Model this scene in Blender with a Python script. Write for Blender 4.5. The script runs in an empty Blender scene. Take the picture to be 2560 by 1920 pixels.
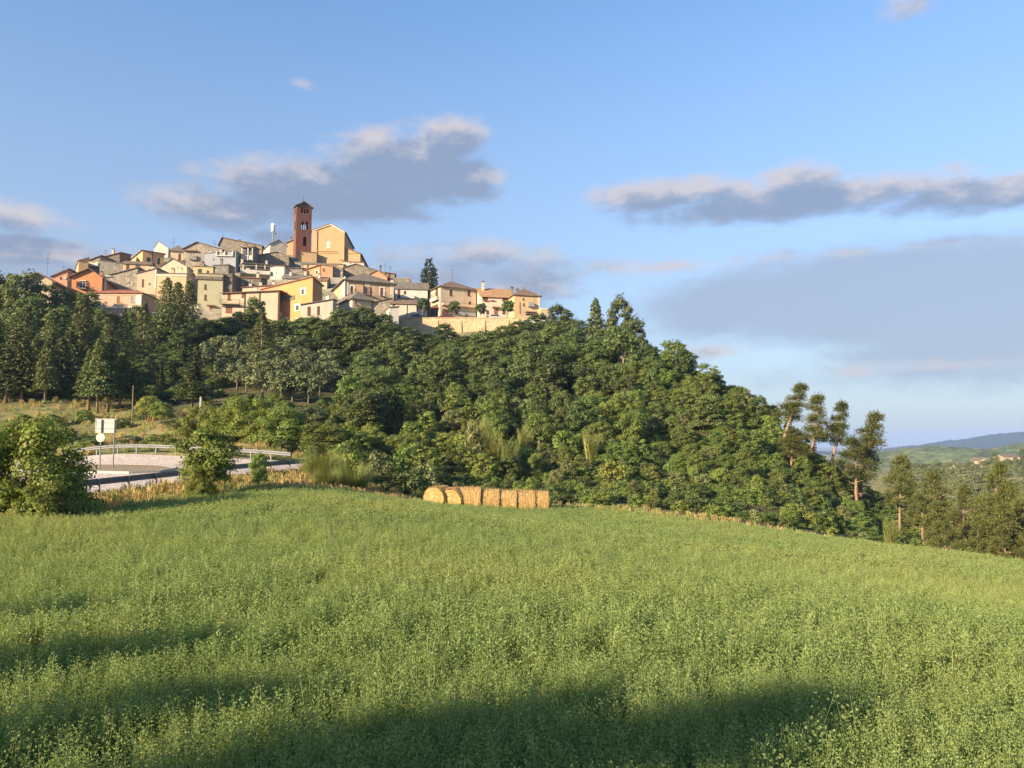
import bpy, math, random
import numpy as np
from mathutils import Vector, Matrix

# ------------------------------------------------------------------ camera, sky, sun, exposure
scene = bpy.context.scene
COL = scene.collection
R = math.radians
FPX = 1921.0                       # focal length in pixels of a 2560 wide picture
PITCH = math.atan(150.0 / FPX)     # horizon 150 px under the centre
CP, SP = math.cos(PITCH), math.sin(PITCH)

cam_data = bpy.data.cameras.new("camera")
cam = bpy.data.objects.new("camera", cam_data)
COL.objects.link(cam)
cam.location = (0, 0, 0)
cam.rotation_euler = (R(90) + PITCH, 0, 0)
cam_data.sensor_fit = 'HORIZONTAL'
cam_data.sensor_width = 36.0
cam_data.lens = 36.0 * FPX / 2560.0
cam_data.clip_start = 0.1
cam_data.clip_end = 30000
scene.camera = cam

SUN_AZ = 48.0      # degrees from straight behind the viewer towards the left
SUN_EL = 19.0
sun_vec = Vector((-math.sin(R(SUN_AZ)) * math.cos(R(SUN_EL)), -math.cos(R(SUN_AZ)) * math.cos(R(SUN_EL)), math.sin(R(SUN_EL))))
sd = bpy.data.lights.new("sun", 'SUN')
sd.energy = 5.0
sd.angle = R(0.8)
sd.color = (1.0, 0.80, 0.54)
sun = bpy.data.objects.new("sun", sd)
COL.objects.link(sun)
sun.rotation_euler = sun_vec.to_track_quat('Z', 'Y').to_euler()
sun.location = (-40, -40, 60)

scene.view_settings.view_transform = 'Standard'
scene.view_settings.look = 'None'
scene.view_settings.exposure = 1.45
scene.view_settings.gamma = 1.0
scene.view_settings.use_curve_mapping = False
scene.render.engine = 'CYCLES'
scene.cycles.max_bounces = 5
scene.cycles.diffuse_bounces = 3
scene.cycles.transmission_bounces = 3
scene.cycles.glossy_bounces = 2
scene.cycles.volume_bounces = 0
scene.cycles.transparent_max_bounces = 8
scene.cycles.use_denoising = True


def ray(u, v):
    a = (u - 1280.0) / FPX
    b = (960.0 - v) / FPX
    return np.array([a, CP - b * SP, SP + b * CP])


def P(u, v, d):
    """the point seen at picture position u, v that stands d metres ahead"""
    r = ray(u, v)
    return r * (d / r[1])


# ---- world: Nishita sky with a cloud deck described by compass direction and height angle
world = bpy.data.worlds.new("World")
scene.world = world
world.use_nodes = True
wn = world.node_tree.nodes
wl = world.node_tree.links
wn.clear()


CUMULUS = [(1000, 430, 270, 120, 1.6), (1120, 350, 130, 72, 1.4), (790, 480, 320, 95, 1.5), (560, 530, 270, 62, 1.1), (1160, 445, 130, 80, 1.2),
           (470, 490, 130, 40, .5), (900, 525, 260, 45, .9),
           (1950, 505, 500, 62, 1.25), (2010, 448, 160, 50, 1.1), (1660, 492, 260, 58, 1.2), (2500, 478, 320, 55, 1.25), (1740, 455, 75, 30, .9),
           (1640, 668, 280, 26, .6), (2180, 625, 420, 18, .4),
           (10, 545, 180, 46, 1.0), (80, 622, 310, 44, 1.0), (-200, 590, 200, 80, .8),
           (1190, 640, 300, 55, .75), (1345, 715, 270, 50, .75), (1060, 690, 260, 40, .6),
           (690, 590, 90, 40, 1.1), (1775, 880, 130, 28, .8), (2140, 932, 95, 22, .8), (2350, 915, 420, 22, .5),
           (760, 212, 70, 20, .3), (2260, 18, 95, 42, .7), (2370, 420, 60, 20, .5)]
VEIL = [(2230, 735, 620, 150, 1.1), (2520, 770, 560, 190, 1.1), (1830, 770, 330, 110, .8), (60, 660, 460, 80, .7), (1200, 690, 420, 90, .6), (700, 500, 470, 110, .35), (2350, 930, 500, 60, .5)]


def mk_cloud_group(gname, blob_list, rest=-2.3, wob=1.25, soft=.5):
    g = bpy.data.node_groups.new(gname, 'ShaderNodeTree')
    g.interface.new_socket("P", in_out='INPUT', socket_type='NodeSocketVector')
    g.interface.new_socket("Density", in_out='OUTPUT', socket_type='NodeSocketFloat')
    g.interface.new_socket("Depth", in_out='OUTPUT', socket_type='NodeSocketFloat')
    n, l = g.nodes, g.links
    gi = n.new('NodeGroupInput'); go = n.new('NodeGroupOutput')
    # wobble of the outlines
    nz = n.new('ShaderNodeTexNoise'); nz.noise_dimensions = '2D'
    nz.inputs['Scale'].default_value = 1.9; nz.inputs['Detail'].default_value = 7; nz.inputs['Roughness'].default_value = 0.6
    mp = n.new('ShaderNodeVectorMath'); mp.operation = 'MULTIPLY'; mp.inputs[1].default_value = (0.8, 1.7, 1)
    l.new(gi.outputs[0], mp.inputs[0]); l.new(mp.outputs[0], nz.inputs['Vector'])
    # (u, v, half width, half height, strength) in picture pixels, turned into angles below
    blobs = blob_list
    acc = None
    for (u, v, rx, ry, amp) in blobs:
        r = ray(u, v); r = r / np.linalg.norm(r)
        az = math.atan2(r[0], r[1]) * 10; el = math.asin(r[2]) * 10
        sx = FPX / (rx * 10.0); sy = FPX / (ry * 10.0)
        ma = n.new('ShaderNodeVectorMath'); ma.operation = 'MULTIPLY_ADD'
        l.new(gi.outputs[0], ma.inputs[0])
        ma.inputs[1].default_value = (sx, sy, 0); ma.inputs[2].default_value = (-az * sx, -el * sy, 0)
        ln = n.new('ShaderNodeVectorMath'); ln.operation = 'LENGTH'; l.new(ma.outputs[0], ln.inputs[0])
        f = n.new('ShaderNodeMath'); f.operation = 'MULTIPLY_ADD'; f.inputs[1].default_value = -amp; f.inputs[2].default_value = amp
        l.new(ln.outputs['Value'], f.inputs[0])
        if acc is None:
            acc = f.outputs[0]
        else:
            m = n.new('ShaderNodeMath'); m.operation = 'SMOOTH_MAX'; m.inputs[2].default_value = 0.18
            l.new(acc, m.inputs[0]); l.new(f.outputs[0], m.inputs[1]); acc = m.outputs[0]
    # the rest of the sky: scattered cloud of the same kind, at every compass direction
    nb = n.new('ShaderNodeTexNoise'); nb.noise_dimensions = '2D'; nb.inputs['Scale'].default_value = 0.35; nb.inputs['Detail'].default_value = 3
    mp2 = n.new('ShaderNodeVectorMath'); mp2.operation = 'MULTIPLY_ADD'; mp2.inputs[1].default_value = (1, 2.6, 1); mp2.inputs[2].default_value = (7.3, 1.1, 0)
    l.new(gi.outputs[0], mp2.inputs[0]); l.new(mp2.outputs[0], nb.inputs['Vector'])
    f2 = n.new('ShaderNodeMath'); f2.operation = 'MULTIPLY_ADD'; f2.inputs[1].default_value = 3.0; f2.inputs[2].default_value = rest
    l.new(nb.outputs['Fac'], f2.inputs[0])
    m = n.new('ShaderNodeMath'); m.operation = 'MAXIMUM'
    l.new(acc, m.inputs[0]); l.new(f2.outputs[0], m.inputs[1]); acc = m.outputs[0]
    w = n.new('ShaderNodeMath'); w.operation = 'MULTIPLY_ADD'; w.inputs[1].default_value = wob; w.inputs[2].default_value = -0.53 * wob
    l.new(nz.outputs['Fac'], w.inputs[0])
    s = n.new('ShaderNodeMath'); s.operation = 'ADD'; l.new(acc, s.inputs[0]); l.new(w.outputs[0], s.inputs[1])
    mr = n.new('ShaderNodeMapRange'); mr.interpolation_type = 'SMOOTHSTEP'
    mr.inputs['From Min'].default_value = 0.0; mr.inputs['From Max'].default_value = soft
    l.new(s.outputs[0], mr.inputs['Value'])
    l.new(mr.outputs[0], go.inputs[0]); l.new(s.outputs[0], go.inputs[1])
    return g


CG = mk_cloud_group("cloud_density", CUMULUS, -2.3, 1.2, .7)
VG = mk_cloud_group("cloud_veil", VEIL, -2.4, .5, .5)
tc = wn.new('ShaderNodeTexCoord')
sep = wn.new('ShaderNodeSeparateXYZ'); wl.new(tc.outputs['Generated'], sep.inputs[0])
at = wn.new('ShaderNodeMath'); at.operation = 'ARCTAN2'; wl.new(sep.outputs[0], at.inputs[0]); wl.new(sep.outputs[1], at.inputs[1])
asn = wn.new('ShaderNodeMath'); asn.operation = 'ARCSINE'; wl.new(sep.outputs[2], asn.inputs[0])
cmb = wn.new('ShaderNodeCombineXYZ')
for srcn, i in ((at, 0), (asn, 1)):
    mm = wn.new('ShaderNodeMath'); mm.operation = 'MULTIPLY'; mm.inputs[1].default_value = 10.0
    wl.new(srcn.outputs[0], mm.inputs[0]); wl.new(mm.outputs[0], cmb.inputs[i])
c1 = wn.new('ShaderNodeGroup'); c1.node_tree = CG; wl.new(cmb.outputs[0], c1.inputs[0])
# the same cloud a little nearer the sun: how much cloud the light crossed
of = wn.new('ShaderNodeVectorMath'); of.operation = 'ADD'; of.inputs[1].default_value = (-0.08, 0.24, 0)
wl.new(cmb.outputs[0], of.inputs[0])
c2 = wn.new('ShaderNodeGroup'); c2.node_tree = CG; wl.new(of.outputs[0], c2.inputs[0])
sky = wn.new('ShaderNodeTexSky')
sky.sky_type = 'NISHITA'; sky.sun_disc = False
sky.sun_elevation = R(SUN_EL)
sky.sun_rotation = math.atan2(sun_vec.x, sun_vec.y)
sky.altitude = 300; sky.air_density = 1.0; sky.dust_density = 0.4; sky.ozone_density = 2.0
tint = wn.new('ShaderNodeMix'); tint.data_type = 'RGBA'; tint.blend_type = 'MULTIPLY'; tint.inputs['Factor'].default_value = 1.0
wl.new(sky.outputs[0], tint.inputs['A']); tint.inputs['B'].default_value = (.91, 1.04, 1.13, 1)
lit = wn.new('ShaderNodeMix'); lit.data_type = 'RGBA'
lit.inputs['A'].default_value = (2.75, 2.56, 2.66, 1)      # sunlit cloud
lit.inputs['B'].default_value = (1.12, 1.42, 2.05, 1)     # its shaded side
shd = wn.new('ShaderNodeMapRange'); shd.interpolation_type = 'SMOOTHSTEP'
shd.inputs['From Min'].default_value = -0.35; shd.inputs['From Max'].default_value = 0.62
bn = wn.new('ShaderNodeTexNoise'); bn.noise_dimensions = '2D'; bn.inputs['Scale'].default_value = 2.6; bn.inputs['Detail'].default_value = 6; bn.inputs['Roughness'].default_value = .62
bm = wn.new('ShaderNodeVectorMath'); bm.operation = 'MULTIPLY_ADD'; bm.inputs[1].default_value = (1, 1.8, 1); bm.inputs[2].default_value = (4.7, 2.1, 0)
wl.new(cmb.outputs[0], bm.inputs[0]); wl.new(bm.outputs[0], bn.inputs['Vector'])
bs_ = wn.new('ShaderNodeMath'); bs_.operation = 'MULTIPLY_ADD'; bs_.inputs[1].default_value = 1.2; bs_.inputs[2].default_value = -0.6
wl.new(bn.outputs['Fac'], bs_.inputs[0])
ba = wn.new('ShaderNodeMath'); ba.operation = 'ADD'; wl.new(c2.outputs[1], ba.inputs[0]); wl.new(bs_.outputs[0], ba.inputs[1])
wl.new(ba.outputs[0], shd.inputs['Value'])
wl.new(shd.outputs[0], lit.inputs['Factor'])
mixc = wn.new('ShaderNodeMix'); mixc.data_type = 'RGBA'
cov = wn.new('ShaderNodeMath'); cov.operation = 'MULTIPLY'; cov.inputs[1].default_value = 0.88
wl.new(c1.outputs[0], cov.inputs[0])
wl.new(cov.outputs[0], mixc.inputs['Factor'])
cv = wn.new('ShaderNodeGroup'); cv.node_tree = VG; wl.new(cmb.outputs[0], cv.inputs[0])
vf = wn.new('ShaderNodeMath'); vf.operation = 'MULTIPLY'; vf.inputs[1].default_value = 0.74; wl.new(cv.outputs[0], vf.inputs[0])
# thin evening murk that thickens towards the horizon all the way round
mk = wn.new('ShaderNodeMapRange'); mk.inputs['From Min'].default_value = 0.52; mk.inputs['From Max'].default_value = 0.0; mk.inputs['To Max'].default_value = 0.86
wl.new(asn.outputs[0], mk.inputs['Value'])
murk = wn.new('ShaderNodeMix'); murk.data_type = 'RGBA'; wl.new(mk.outputs[0], murk.inputs['Factor'])
wl.new(tint.outputs['Result'], murk.inputs['A']); murk.inputs['B'].default_value = (1.62, 1.66, 1.88, 1)
veil = wn.new('ShaderNodeMix'); veil.data_type = 'RGBA'; wl.new(vf.outputs[0], veil.inputs['Factor'])
wl.new(murk.outputs['Result'], veil.inputs['A']); veil.inputs['B'].default_value = (1.5, 1.78, 2.35, 1)
wl.new(veil.outputs['Result'], mixc.inputs['A']); wl.new(lit.outputs['Result'], mixc.inputs['B'])
bg = wn.new('ShaderNodeBackground'); bg.inputs["Strength"].default_value = 0.092
wl.new(mixc.outputs['Result'], bg.inputs['Color'])
wo = wn.new('ShaderNodeOutputWorld'); wl.new(bg.outputs[0], wo.inputs['Surface'])
world.cycles.sampling_method = 'MANUAL'
world.cycles.sample_map_resolution = 512

# ------------------------------------------------------------------ helpers
rng = np.random.default_rng(11)
random.seed(5)


def tag(o, label=None, cat=None, group=None, kind=None):
    for k, v in (("label", label), ("category", cat), ("group", group), ("kind", kind)):
        if v:
            o[k] = v
    return o


def empty(name, loc, label=None, cat=None, group=None):
    o = bpy.data.objects.new(name, None)
    o.empty_display_size = 0.3
    COL.objects.link(o)
    o.location = Vector([float(c) for c in loc])
    return tag(o, label, cat, group)


def raw_mesh(name, V, F, smooth=False):
    """V (n,3); F list of tuples, or an (m,k) array of equal faces"""
    me = bpy.data.meshes.new(name)
    V = np.asarray(V, dtype=np.float32)
    if isinstance(F, np.ndarray):
        m, k = F.shape
        me.vertices.add(len(V)); me.vertices.foreach_set("co", V.ravel())
        me.loops.add(m * k); me.loops.foreach_set("vertex_index", F.astype(np.int32).ravel())
        me.polygons.add(m)
        me.polygons.foreach_set("loop_start", np.arange(0, m * k, k, dtype=np.int32))
        me.update(calc_edges=True)
    else:
        me.from_pydata([tuple(map(float, v)) for v in V], [], [tuple(int(i) for i in f) for f in F])
    if smooth:
        me.polygons.foreach_set("use_smooth", [True] * len(me.polygons))
    me.update()
    return me


def link(name, me, mat=None, parent=None, loc=None):
    o = bpy.data.objects.new(name, me)
    COL.objects.link(o)
    if mat is not None and len(me.materials) == 0:
        me.materials.append(mat)
    elif mat is not None and me.materials[0] != mat:
        o.material_slots[0].link = 'OBJECT'
        o.material_slots[0].material = mat
    if parent is not None:
        o.parent = parent
    if loc is not None:
        o.location = Vector([float(c) for c in loc])
    return o


class MB:
    """collects faces of one mesh"""
    def __init__(s, org=(0, 0, 0)):
        s.v = []; s.f = []; s.o = np.array(org, float)

    def poly(s, pts):
        b = len(s.v)
        s.v += [np.asarray(p, float) - s.o for p in pts]
        s.f.append(tuple(range(b, b + len(pts))))

    def hexa(s, c):
        """eight corners: bottom ring of four, then top ring of four"""
        b = len(s.v)
        s.v += [np.asarray(p, float) - s.o for p in c]
        for f in ((3, 2, 1, 0), (4, 5, 6, 7), (0, 1, 5, 4), (1, 2, 6, 5), (2, 3, 7, 6), (3, 0, 4, 7)):
            s.f.append(tuple(b + i for i in f))

    def box(s, c, ax, ay, hx, hy, z0, z1):
        """upright box around c (x, y) with horizontal half axes ax*hx, ay*hy"""
        c = np.array([c[0], c[1], 0.0]); ax = np.array([ax[0], ax[1], 0.0]); ay = np.array([ay[0], ay[1], 0.0])
        q = [c - ax * hx - ay * hy, c + ax * hx - ay * hy, c + ax * hx + ay * hy, c - ax * hx + ay * hy]
        s.hexa([p + [0, 0, z0] for p in q] + [p + [0, 0, z1] for p in q])

    def tube(s, pts, rad, n=6, cap=True):
        pts = [np.asarray(p, float) for p in pts]
        b = len(s.v)
        for i, p in enumerate(pts):
            t = pts[min(i + 1, len(pts) - 1)] - pts[max(i - 1, 0)]
            t = t / (np.linalg.norm(t) + 1e-9)
            h = np.array([1.0, 0, 0]) if abs(t[0]) < .8 else np.array([0, 1.0, 0])
            a = np.cross(t, h); a /= np.linalg.norm(a); c = np.cross(t, a)
            for k in range(n):
                w = 2 * math.pi * k / n
                s.v.append(p + (a * math.cos(w) + c * math.sin(w)) * rad[i] - s.o)
        for i in range(len(pts) - 1):
            for k in range(n):
                k2 = (k + 1) % n
                s.f.append((b + i * n + k, b + i * n + k2, b + (i + 1) * n + k2, b + (i + 1) * n + k))
        if cap:
            s.f.append(tuple(b + k for k in range(n))[::-1])
            s.f.append(tuple(b + (len(pts) - 1) * n + k for k in range(n)))

    def mesh(s, name, smooth=False):
        return raw_mesh(name, np.array(s.v), s.f, smooth)

    def build(s, name, mat, parent=None, smooth=False, loc=None):
        return link(name, s.mesh(name, smooth), mat, parent, loc)


# ------------------------------------------------------------------ materials
def mat_nodes(name):
    m = bpy.data.materials.new(name)
    m.use_nodes = True
    n, l = m.node_tree.nodes, m.node_tree.links
    n.clear()
    out = n.new('ShaderNodeOutputMaterial')
    return m, n, l, out


def surf(name, c1, c2=None, scale=0.5, rough=0.85, stain=None, stain_scale=0.25, stain_amt=0.5, bump=0.0, bump_scale=8.0, metallic=0.0, stretch=(1, 1, 1), spec=0.3, fine=None):
    """procedural surface: two tones mixed by noise, a third as stains, fine bump"""
    m, n, l, out = mat_nodes(name)
    bs = n.new('ShaderNodeBsdfPrincipled'); l.new(bs.outputs[0], out.inputs['Surface'])
    bs.inputs['Roughness'].default_value = rough; bs.inputs['Metallic'].default_value = metallic
    bs.inputs['Specular IOR Level'].default_value = spec
    tcn = n.new('ShaderNodeTexCoord')
    mp = n.new('ShaderNodeMapping'); mp.inputs['Scale'].default_value = stretch
    l.new(tcn.outputs['Object'], mp.inputs[0])
    c2 = c2 or tuple(x * 0.8 for x in c1)
    nz = n.new('ShaderNodeTexNoise'); nz.inputs['Scale'].default_value = scale; nz.inputs['Detail'].default_value = 6; nz.inputs['Roughness'].default_value = 0.65
    l.new(mp.outputs[0], nz.inputs['Vector'])
    rp = n.new('ShaderNodeMapRange'); rp.inputs[1].default_value = 0.32; rp.inputs[2].default_value = 0.68; l.new(nz.outputs['Fac'], rp.inputs[0])
    mx = n.new('ShaderNodeMix'); mx.data_type = 'RGBA'
    mx.inputs['A'].default_value = (*c1, 1); mx.inputs['B'].default_value = (*c2, 1)
    l.new(rp.outputs[0], mx.inputs['Factor'])
    col = mx.outputs['Result']
    if stain:
        n2 = n.new('ShaderNodeTexNoise'); n2.inputs['Scale'].default_value = stain_scale; n2.inputs['Detail'].default_value = 8; n2.inputs['Roughness'].default_value = 0.7
        mp2 = n.new('ShaderNodeMapping'); mp2.inputs['Scale'].default_value = (1.4, 1.4, 0.55); mp2.inputs['Location'].default_value = (13, 7, 3)
        l.new(tcn.outputs['Object'], mp2.inputs[0]); l.new(mp2.outputs[0], n2.inputs['Vector'])
        r2 = n.new('ShaderNodeMapRange'); r2.inputs[1].default_value = 0.48; r2.inputs[2].default_value = 0.68; r2.inputs[4].default_value = stain_amt
        l.new(n2.outputs['Fac'], r2.inputs[0])
        m2 = n.new('ShaderNodeMix'); m2.data_type = 'RGBA'; l.new(r2.outputs[0], m2.inputs['Factor'])
        l.new(col, m2.inputs['A']); m2.inputs['B'].default_value = (*stain, 1); col = m2.outputs['Result']
    if fine:
        n3 = n.new('ShaderNodeTexNoise'); n3.inputs['Scale'].default_value = fine; n3.inputs['Detail'].default_value = 3
        l.new(mp.outputs[0], n3.inputs['Vector'])
        r3 = n.new('ShaderNodeMapRange'); r3.inputs[1].default_value = 0.3; r3.inputs[2].default_value = 0.7; r3.inputs[3].default_value = 0.6; r3.inputs[4].default_value = 1.35
        l.new(n3.outputs['Fac'], r3.inputs[0])
        m3 = n.new('ShaderNodeVectorMath'); m3.operation = 'SCALE'; l.new(col, m3.inputs[0]); l.new(r3.outputs[0], m3.inputs['Scale']); col = m3.outputs[0]
    l.new(col, bs.inputs['Base Color'])
    if bump:
        nb = n.new('ShaderNodeTexNoise'); nb.inputs['Scale'].default_value = bump_scale; nb.inputs['Detail'].default_value = 5
        l.new(mp.outputs[0], nb.inputs['Vector'])
        b = n.new('ShaderNodeBump'); b.inputs['Strength'].default_value = bump; b.inputs['Distance'].default_value = 0.05
        l.new(nb.outputs['Fac'], b.inputs['Height']); l.new(b.outputs[0], bs.inputs['Normal'])
    return m


def leaf_mat(name, dark, mid, light, trans=0.35, hue=0.02, val=0.35, rough=0.55, dry=None, dry_amt=0.05, patch=False):
    """leaves: each leaf and each plant its own tone, thin enough to let light through"""
    m, n, l, out = mat_nodes(name)
    geo = n.new('ShaderNodeNewGeometry'); oi = n.new('ShaderNodeObjectInfo')
    cr = n.new('ShaderNodeValToRGB'); e = cr.color_ramp.elements
    e[0].position = 0.0; e[0].color = (*dark, 1); e[1].position = 1.0; e[1].color = (*light, 1)
    k = e.new(0.5); k.color = (*mid, 1)
    if dry:
        k2 = e.new(1.0 - dry_amt); k2.color = (*light, 1); e[len(e) - 1].color = (*dry, 1)
    l.new(geo.outputs['Random Per Island'], cr.inputs[0])
    hs = n.new('ShaderNodeHueSaturation')
    h = n.new('ShaderNodeMapRange'); h.inputs[3].default_value = 0.5 - hue; h.inputs[4].default_value = 0.5 + hue; l.new(oi.outputs['Random'], h.inputs[0])
    wn_ = n.new('ShaderNodeTexWhiteNoise'); wn_.noise_dimensions = '1D'; l.new(oi.outputs['Random'], wn_.inputs['W'])
    v = n.new('ShaderNodeMapRange'); v.inputs[3].default_value = 1 - val; v.inputs[4].default_value = 1 + val; l.new(wn_.outputs['Value'], v.inputs[0])
    l.new(h.outputs[0], hs.inputs['Hue']); l.new(v.outputs[0], hs.inputs['Value']); l.new(cr.outputs[0], hs.inputs['Color'])
    if patch:   # the stand itself is yellower and thinner in places
        pz = n.new('ShaderNodeTexNoise'); pz.inputs['Scale'].default_value = .11; pz.inputs['Detail'].default_value = 3
        l.new(oi.outputs['Location'], pz.inputs['Vector'])
        pm = n.new('ShaderNodeMapRange'); pm.inputs[1].default_value = .42; pm.inputs[2].default_value = .66; pm.inputs[3].default_value = 0; pm.inputs[4].default_value = .55; l.new(pz.outputs['Fac'], pm.inputs[0])
        px_ = n.new('ShaderNodeMix'); px_.data_type = 'RGBA'; l.new(pm.outputs[0], px_.inputs['Factor']); l.new(cr.outputs[0], px_.inputs['A']); px_.inputs['B'].default_value = (.34, .36, .12, 1)
        l.new(px_.outputs['Result'], hs.inputs['Color'])
    d = n.new('ShaderNodeBsdfPrincipled'); d.inputs['Roughness'].default_value = rough; d.inputs['Specular IOR Level'].default_value = 0.25
    t = n.new('ShaderNodeBsdfTranslucent'); ms = n.new('ShaderNodeMixShader'); ms.inputs[0].default_value = trans
    tb = n.new('ShaderNodeVectorMath'); tb.operation = 'MULTIPLY'; tb.inputs[1].default_value = (1.25, 1.15, 0.55)
    l.new(hs.outputs[0], tb.inputs[0])
    l.new(hs.outputs[0], d.inputs['Base Color']); l.new(tb.outputs[0], t.inputs['Color'])
    l.new(d.outputs[0], ms.inputs[1]); l.new(t.outputs[0], ms.inputs[2]); l.new(ms.outputs[0], out.inputs['Surface'])
    return m


M = {}
DIRT = (0.20, 0.17, 0.13)
for nm, c in dict(ochre=(.60, .29, .115), ochre_light=(.60, .38, .19), yellow=(.60, .425, .235), cream=(.64, .50, .35), peach=(.62, .42, .26), pink=(.58, .37, .26), salmon=(.58, .30, .18),
                  orange=(.58, .25, .11), beige=(.55, .42, .29), white=(.62, .57, .50), pale_green=(.40, .385, .25), church=(.54, .355, .185), off_white=(.58, .51, .41),
                  trim=(.78, .68, .52), grey_blue=(.36, .37, .40)).items():
    c = tuple(x * .83 for x in c)
    M[nm] = surf("plaster_" + nm, c, tuple(x * .86 for x in c), 0.35, .9, DIRT, .22, .5, .15, 3)
for nm, c in dict(stone=(.33, .28, .21), stone_grey=(.30, .28, .24), stone_dark=(.24, .20, .15), stone_pale=(.43, .37, .29)).items():
    c = tuple(x * .72 for x in c)
    M[nm] = surf(nm, c, tuple(x * .62 for x in c), 0.9, .95, (.16, .14, .11), .5, .6, .5, 2.5, fine=2.2)
M['ret_wall'] = surf("wall_masonry", (.50, .355, .21), (.40, .28, .165), .5, .95, (.30, .23, .15), .3, .5, .4, 2.0, fine=3)
M['tile'] = surf("roof_tile_aged", (.20, .13, .085), (.11, .075, .055), 1.1, .95, (.19, .165, .12), .7, .7, .8, 4, fine=3.5)
M['tile_red'] = surf("roof_tile_red", (.30, .10, .055), (.24, .085, .05), .8, .9, (.22, .12, .08), .5, .4, .5, 4, fine=3)
M['tile_brown'] = surf("roof_tile_brown", (.24, .12, .07), (.17, .085, .055), .9, .9, (.21, .16, .11), .6, .5, .6, 4, fine=3.2)
M['tile_tan'] = surf("roof_tile_tan", (.36, .21, .10), (.28, .165, .085), .8, .9, (.24, .17, .10), .5, .4, .5, 4, fine=3.2)
M['tile_grey'] = surf("roof_tile_grey", (.17, .14, .11), (.10, .085, .07), 1.0, .95, (.20, .185, .14), .6, .8, .8, 4, fine=3.5)
M['brick'] = surf("tower_brick", (.165, .068, .045), (.13, .055, .038), 1.2, .95, (.15, .07, .05), .4, .5, .3, 6, fine=4)
M['copper'] = surf("roof_copper", (.16, .23, .17), (.09, .13, .11), .9, .7)
M['brown'] = surf("shutter_brown", (.13, .055, .03), (.09, .04, .025), 2, .6)
M['rust'] = surf("shutter_rust", (.25, .09, .045), (.19, .07, .04), 2, .6)
M['green'] = surf("shutter_green", (.03, .075, .05), (.02, .05, .035), 2, .6)
M['greys'] = surf("shutter_grey", (.27, .26, .25), (.22, .21, .21), 2, .6)
M['glass'] = surf("window_glass", (.025, .028, .032), (.018, .02, .024), 1, .12, spec=.5)
M['frame_w'] = surf("frame_white", (.72, .68, .6), None, 2, .6)
M['dark'] = surf("interior_dark", (.02, .018, .016), None, 1, .95)
M['metal'] = surf("metal_galvanised", (.20, .205, .21), (.15, .155, .16), 1.5, .6, metallic=.2)
M['metal_dark'] = surf("metal_dark", (.05, .05, .055), None, 2, .5, metallic=.3)
M['concrete'] = surf("concrete", (.42, .39, .34), (.34, .31, .27), .8, .92, (.22, .2, .17), .6, .5, .4, 4)
M['asphalt'] = surf("road_asphalt", (.55, .46, .39), (.47, .39, .33), .35, .95, (.36, .31, .26), .16, .55, .3, 30, fine=5)
M['island'] = surf("island_earth", (.27, .20, .13), (.22, .17, .11), .7, .95, (.24, .21, .10), .8, .6, .4, 10, fine=6)
M['straw'] = surf("straw", (.47, .305, .115), (.32, .195, .068), 5, .85, (.60, .44, .21), 2.5, .6, .9, 20, stretch=(5, 1, 1), fine=9)
M['bark'] = surf("bark_pine", (.30, .19, .125), (.20, .13, .09), 2.5, .95, None, bump=.6, bump_scale=6, stretch=(1, 1, .25))
M['bark_grey'] = surf("bark_grey", (.20, .165, .125), (.12, .10, .075), 3, .95, None, bump=.6, bump_scale=8, stretch=(1, 1, .25))
M['paper'] = surf("sign_back", (.44, .415, .36), (.39, .37, .33), 1.2, .6)
M['car_dark'] = surf("car_paint_dark", (.025, .022, .028), None, 1, .25, spec=.6)
M['car_red'] = surf("car_paint_maroon", (.09, .02, .018), None, 1, .25, spec=.6)
M['car_grey'] = surf("car_paint_silver", (.35, .35, .36), None, 1, .3, spec=.6)
M['rubber'] = surf("rubber", (.02, .02, .02), None, 3, .8)
M['skin'] = surf("skin", (.45, .27, .18), None, 5, .6)
M['cloth'] = surf("clothing_dark", (.02, .022, .03), None, 5, .9)

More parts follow.
